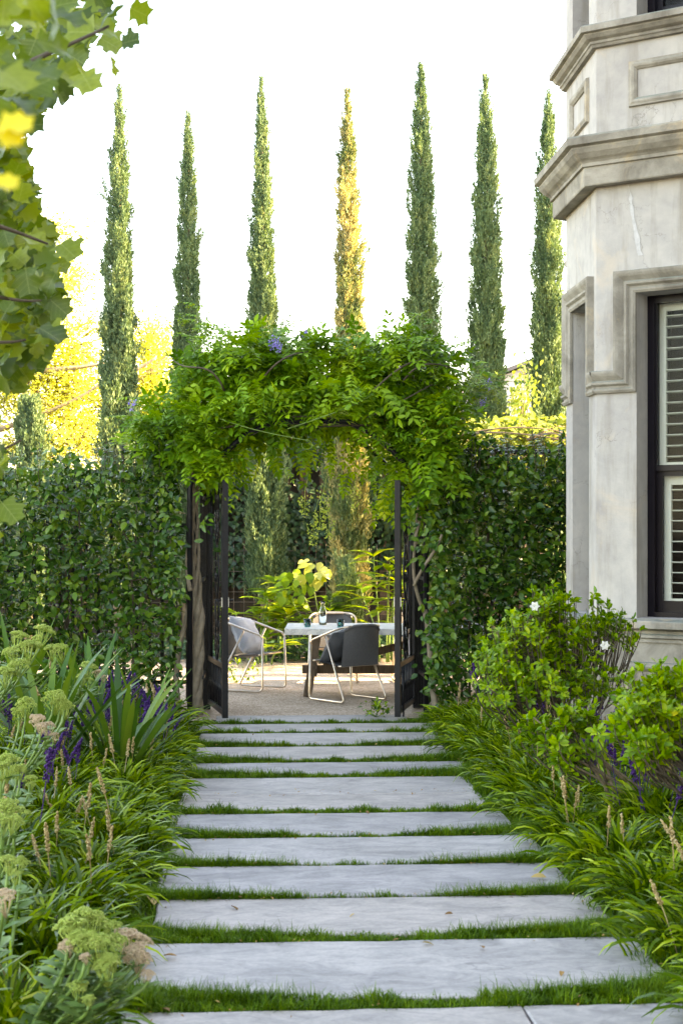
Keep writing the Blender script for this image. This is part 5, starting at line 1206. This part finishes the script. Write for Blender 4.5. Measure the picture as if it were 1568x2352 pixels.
M['sling'] = plain('charcoal_sling', (.10, .10, .105), .6, var=.15, scale=40, bmp=.15, bscale=300)
def make_chair(label):
    """faces local -Y; tubular sled frame with sloping arms, sling seat and back"""
    th = thing('garden_chair', label, 'chair', (0, 0, 0), 0, 'tubular chairs round the table')
    w = .26
    for s in (-1, 1):
        # sled: down from the arm front, along the floor and up the raking rear leg to mid arm
        pts = rounded([(s * w * .98, -.26, .575), (s * w * 1.04, -.27, .012), (s * w * 1.04, .30, .012), (s * w * .95, -.035, .645)], .055, 6)
        MB().tube(pts, .0115, 8).build('side_frame', M['steel'], th, True)
    hoop = rounded([(-w * .98, -.26, .56), (-w * 1.0, -.235, .60), (-w * 1.0, .14, .72), (-w * .80, .27, .755), (w * .80, .27, .755), (w * 1.0, .14, .72), (w * 1.0, -.235, .60), (w * .98, -.26, .56)], .10, 6)
    MB().tube(hoop, .0118, 8).build('arm_rail', M['steel'], th, True)
    for y_, z_ in ((-.22, .395), (.19, .36)): MB().tube([(-w * .99, y_, z_), (w * .99, y_, z_)], .010, 8).build('cross_bar', M['steel'], th, True)
    u = np.linspace(-1, 1, 11); v = np.linspace(0, 1, 6)
    seat = np.array([[(a * w * .93, -.235 + .43 * b, .405 - .045 * b - .03 * (1 - a * a) * math.sin(math.pi * b)) for a in u] for b in v])
    sm = MB().grid(np.array([seat]), r=.5); sm.grid(np.array([seat - [0, 0, .006]]), r=.5); sm.build('seat', M['sling'], th, True)
    def bk(a, b):
        zt = .355 + .40 * b * (1 - .13 * a * a * a * a); y = .20 + .065 * b + .03 * b * (1 - a * a); return (a * w * (.90 - .06 * b * a * a), y - .035 * (a * a) * b, zt)
    back = np.array([[bk(a, b) for a in u] for b in v]); bm = MB().grid(np.array([back]), r=.5); bm.grid(np.array([back + [0, .007, 0]]), r=.5); bm.build('backrest', M['sling'], th, True)
    top = [bk(a, 1.0) for a in u]; MB().tube(np.array(top) + [0, .003, .004], .016, 8).build('back_sleeve', M['sling'], th, True)
    return th
def copy_thing(src, label):
    c = src.copy(); COL.objects.link(c); c['label'] = label
    for ch in src.children:
        d = ch.copy(); COL.objects.link(d); d.parent = c
    return c
ch0 = make_chair('near garden chair with its dark mesh back turned to the gate, holding a charcoal cushion')
def put(o, X, Y, head):                                # head: direction faced, in the camera's ground frame
    x, y = cam_xy(X, Y); f = RGT * head[0] + FWD * head[1]; o.location = (x, y, 0); o.rotation_euler = (0, 0, math.atan2(f[1], f[0]) + math.pi / 2)
put(ch0, .055, 15.66, (-.62, .78))
ch1 = copy_thing(ch0, 'garden chair left of the table holding a pale grey cushion'); put(ch1, -.955, 16.66, (.91, -.42))
ch2 = copy_thing(ch0, 'garden chair behind the table, its back showing behind the carafe'); put(ch2, -.10, 17.55, (.02, -1))
ch3 = copy_thing(ch0, 'garden chair behind the table at the right, mostly hidden by the gate stile'); put(ch3, .86, 17.55, (.05, -1))
ch4 = copy_thing(ch0, 'garden chair on the near right side of the table, mostly hidden by the right gate'); put(ch4, .93, 15.75, (-.1, 1))

def cushion(chair, mat, label, size, loc, tilt, rz=0):
    n = 17; u = np.linspace(-1, 1, n); U, V_ = np.meshgrid(u, u); h = ((1 - np.abs(U) ** 3.0) * (1 - np.abs(V_) ** 3.0)) ** .62 * .085
    pin = 1 - .07 * (U * U) * (1 - .0) * (1 - V_ * V_) * 0; X = U * size / 2 * (1 - .06 * (1 - V_ ** 2) * np.abs(U) ** 4); Z = V_ * size / 2 * (1 - .06 * (1 - U ** 2) * np.abs(V_) ** 4)
    wr = .005 * np.sin(U * 9 + V_ * 4) * (1 - U * U) + .004 * np.sin(V_ * 13 - U * 5)
    mb = MB().grid(np.stack([X, -h + wr, Z], -1)[None], r=.5); mb.grid(np.stack([X, h + wr, Z], -1)[None], r=.5)
    o = mb.build('cushion', mat, None, True); tag(o, label, 'cushion', 'chair cushions')
    R = Matrix.Translation(chair.location) @ Matrix.Rotation(chair.rotation_euler[2], 4, 'Z') @ Matrix.Translation(loc) @ Matrix.Rotation(rz, 4, 'Z') @ Matrix.Rotation(tilt, 4, 'X') @ Matrix.Rotation(math.radians(8), 4, 'Y')
    o.matrix_world = R; return o
M['pale_linen'] = plain('pale_grey_linen', (.36, .39, .45), .9, var=.08, scale=60, bmp=.2, bscale=250)
M['dark_linen'] = plain('charcoal_linen', (.075, .08, .09), .9, var=.1, scale=60, bmp=.2, bscale=250)
cushion(ch1, M['pale_linen'], 'pale blue-grey linen cushion leaning in the left chair', .45, (0, .06, .575), math.radians(-28))
cushion(ch0, M['dark_linen'], 'charcoal linen cushion seen past the near chair back', .43, (.03, -.04, .545), math.radians(-40), .1)

def refr(name, col, ior):
    m, nt, out = nmat(name); pb = nt.nodes.new('ShaderNodeBsdfPrincipled'); pb.inputs['Base Color'].default_value = tuple(col) + (1,)
    pb.inputs['Transmission Weight'].default_value = 1.0; pb.inputs['Roughness'].default_value = .02; pb.inputs['IOR'].default_value = ior
    nt.links.new(pb.outputs[0], out.inputs[0]); return m
M['clear'] = refr('clear_glass', (.97, 1, .99), 1.45)
M['teal_glass'] = refr('teal_glass', (.25, .72, .76), 1.2)
M['water'] = refr('water', (.93, .98, .97), 1.15)
M['lemon'] = plain('lemon', (.85, .62, .10), .5, var=.1)
def tp_(gx, gy): p = gnd(gx, gy, TZ); return (p[0], p[1], TZ)
cf = thing('glass_carafe', 'clear glass carafe of lemon water standing on the marble table', 'carafe', tp_(741, 1435))
MB().lathe([(.0, .004), (.040, .004), (.043, .012), (.043, .135), (.038, .158), (.026, .182), (.022, .198), (.022, .225), (.030, .250), (.0285, .250), (.0205, .225), (.0205, .198), (.0245, .182), (.0365, .158), (.0415, .135), (.0415, .014), (0, .010)], n=24).build('bottle', M['clear'], cf, True)
MB().lathe([(0, .012), (.040, .013), (.040, .120), (0, .1205)], n=24).build('water', M['water'], cf, True)
for k in range(4):
    o = MB().lathe([(0, -.003), (.026, -.003), (.027, 0), (.026, .003), (0, .003)], n=18).build('lemon_slice', M['lemon'], cf, True); o.location = (random.uniform(-.011, .011), random.uniform(-.011, .011), .098 + .011 * k); o.rotation_euler = (random.uniform(-.5, .5), random.uniform(-.5, .5), 0)
for gx, gy, lab in ((706, 1440, 'small glass tumbler with teal base to the left of the carafe'), (782, 1441, 'small glass tumbler with teal base to the right of the carafe')):
    gl = thing('tumbler', lab, 'glass', tp_(gx, gy), 0, 'tumblers on the table')
    MB().lathe([(0, .002), (.031, .002), (.034, .010), (.041, .086), (.039, .086), (.032, .012), (0, .010)], n=20).build('cup', M['clear'], gl, True)
    MB().lathe([(0, .0045), (.0315, .0045), (.0342, .012), (.0372, .052), (.0355, .052), (.0, .0515)], n=20).build('coloured_base', M['teal_glass'], gl, True)

# ================================================================== SMALL THINGS: fallen leaves and bits on the slabs
M['dead_leaf'] = leaf_mat('dead_leaf', [(0, (.22, .12, .05)), (.5, (.36, .20, .07)), (1, (.50, .36, .14))], .15, .7, .2, patch=0)
DL = oval(1, .5, .25, .25, .45, 4)
dme = MB().raw(DL[0], DL[1], 0).mesh('fallen_leaf', True); dme.materials.append(M['dead_leaf'])
for x, y, s, lab in ((530, 2080, .055, 'curled brown fallen leaf on the third slab from the bottom, left half'), (815, 2098, .03, 'tiny red-brown fallen leaf in the middle of the third slab from the bottom'), (1040, 2098, .04, 'tan fallen leaf right of centre on the third slab from the bottom'),
                   (1110, 2178, .04, 'orange fallen leaf at the back right of the second slab from the bottom'), (968, 2164, .05, 'dark brown fallen leaf on the turf edge behind the second slab from the bottom'), (375, 2195, .06, 'brown upright fallen leaf near the sedum on the second slab'),
                   (390, 2322, .05, 'pale yellow fallen leaf at the back left of the front slab'), (1100, 1968, .045, 'orange fallen leaf on the turf right of centre beside the fifth slab'), (345, 2062, .11, 'pale silvery fallen blade at the left end of the third slab'),
                   (1255, 2015, .08, 'pale straw-coloured fallen leaf at the right of the fourth slab'), (1290, 2230, .04, 'small brown fallen leaf at the right end of the second slab'), (840, 1862, .035, 'small tan fallen leaf on the turf joint before the double slab'),
                   (1015, 1975, .03, 'tiny brown speck of leaf on the fifth slab right of centre'), (690, 1912, .03, 'tiny dark leaf fragment on the sixth slab left of centre')):
    p = gnd(x, y, .012); o = link('fallen_leaf', dme); o.location = p; o.scale = (s, s, s * .9); o.rotation_euler = (random.uniform(-.3, .3), random.uniform(-.4, .4), random.uniform(0, 6.28)); tag(o, lab, 'leaf', 'fallen leaves on the path')
# crumbs of leaf litter caught along the joints and the bed edges
k = 520; x = RNG.uniform(-1.05, 1.05, k); j = RNG.integers(0, 11, k); y = np.array([ys[a][1] for a in j]) + RNG.normal(size=k) * .05
e = RNG.random(k) < .35; x = np.where(e, np.sign(x) * (1.02 + RNG.normal(size=k) * .06), x); y = np.where(e, RNG.uniform(4.8, 13, k), y)
lit = MB().inst(DL, frames(nrm(np.stack([RNG.normal(size=k), RNG.normal(size=k), RNG.normal(size=k) * .2], -1)), nrm(np.stack([RNG.normal(size=k) * .3, RNG.normal(size=k) * .3, np.ones(k)], -1))) * RNG.uniform(.008, .022, k)[:, None, None], np.stack([x, y, np.full(k, .006) + RNG.random(k) * .012], -1)).build('leaf_litter', M['dead_leaf'], None, True)
stuff(lit); tag(lit, 'crumbs of brown leaf litter scattered along the joints of the path', 'leaf litter')
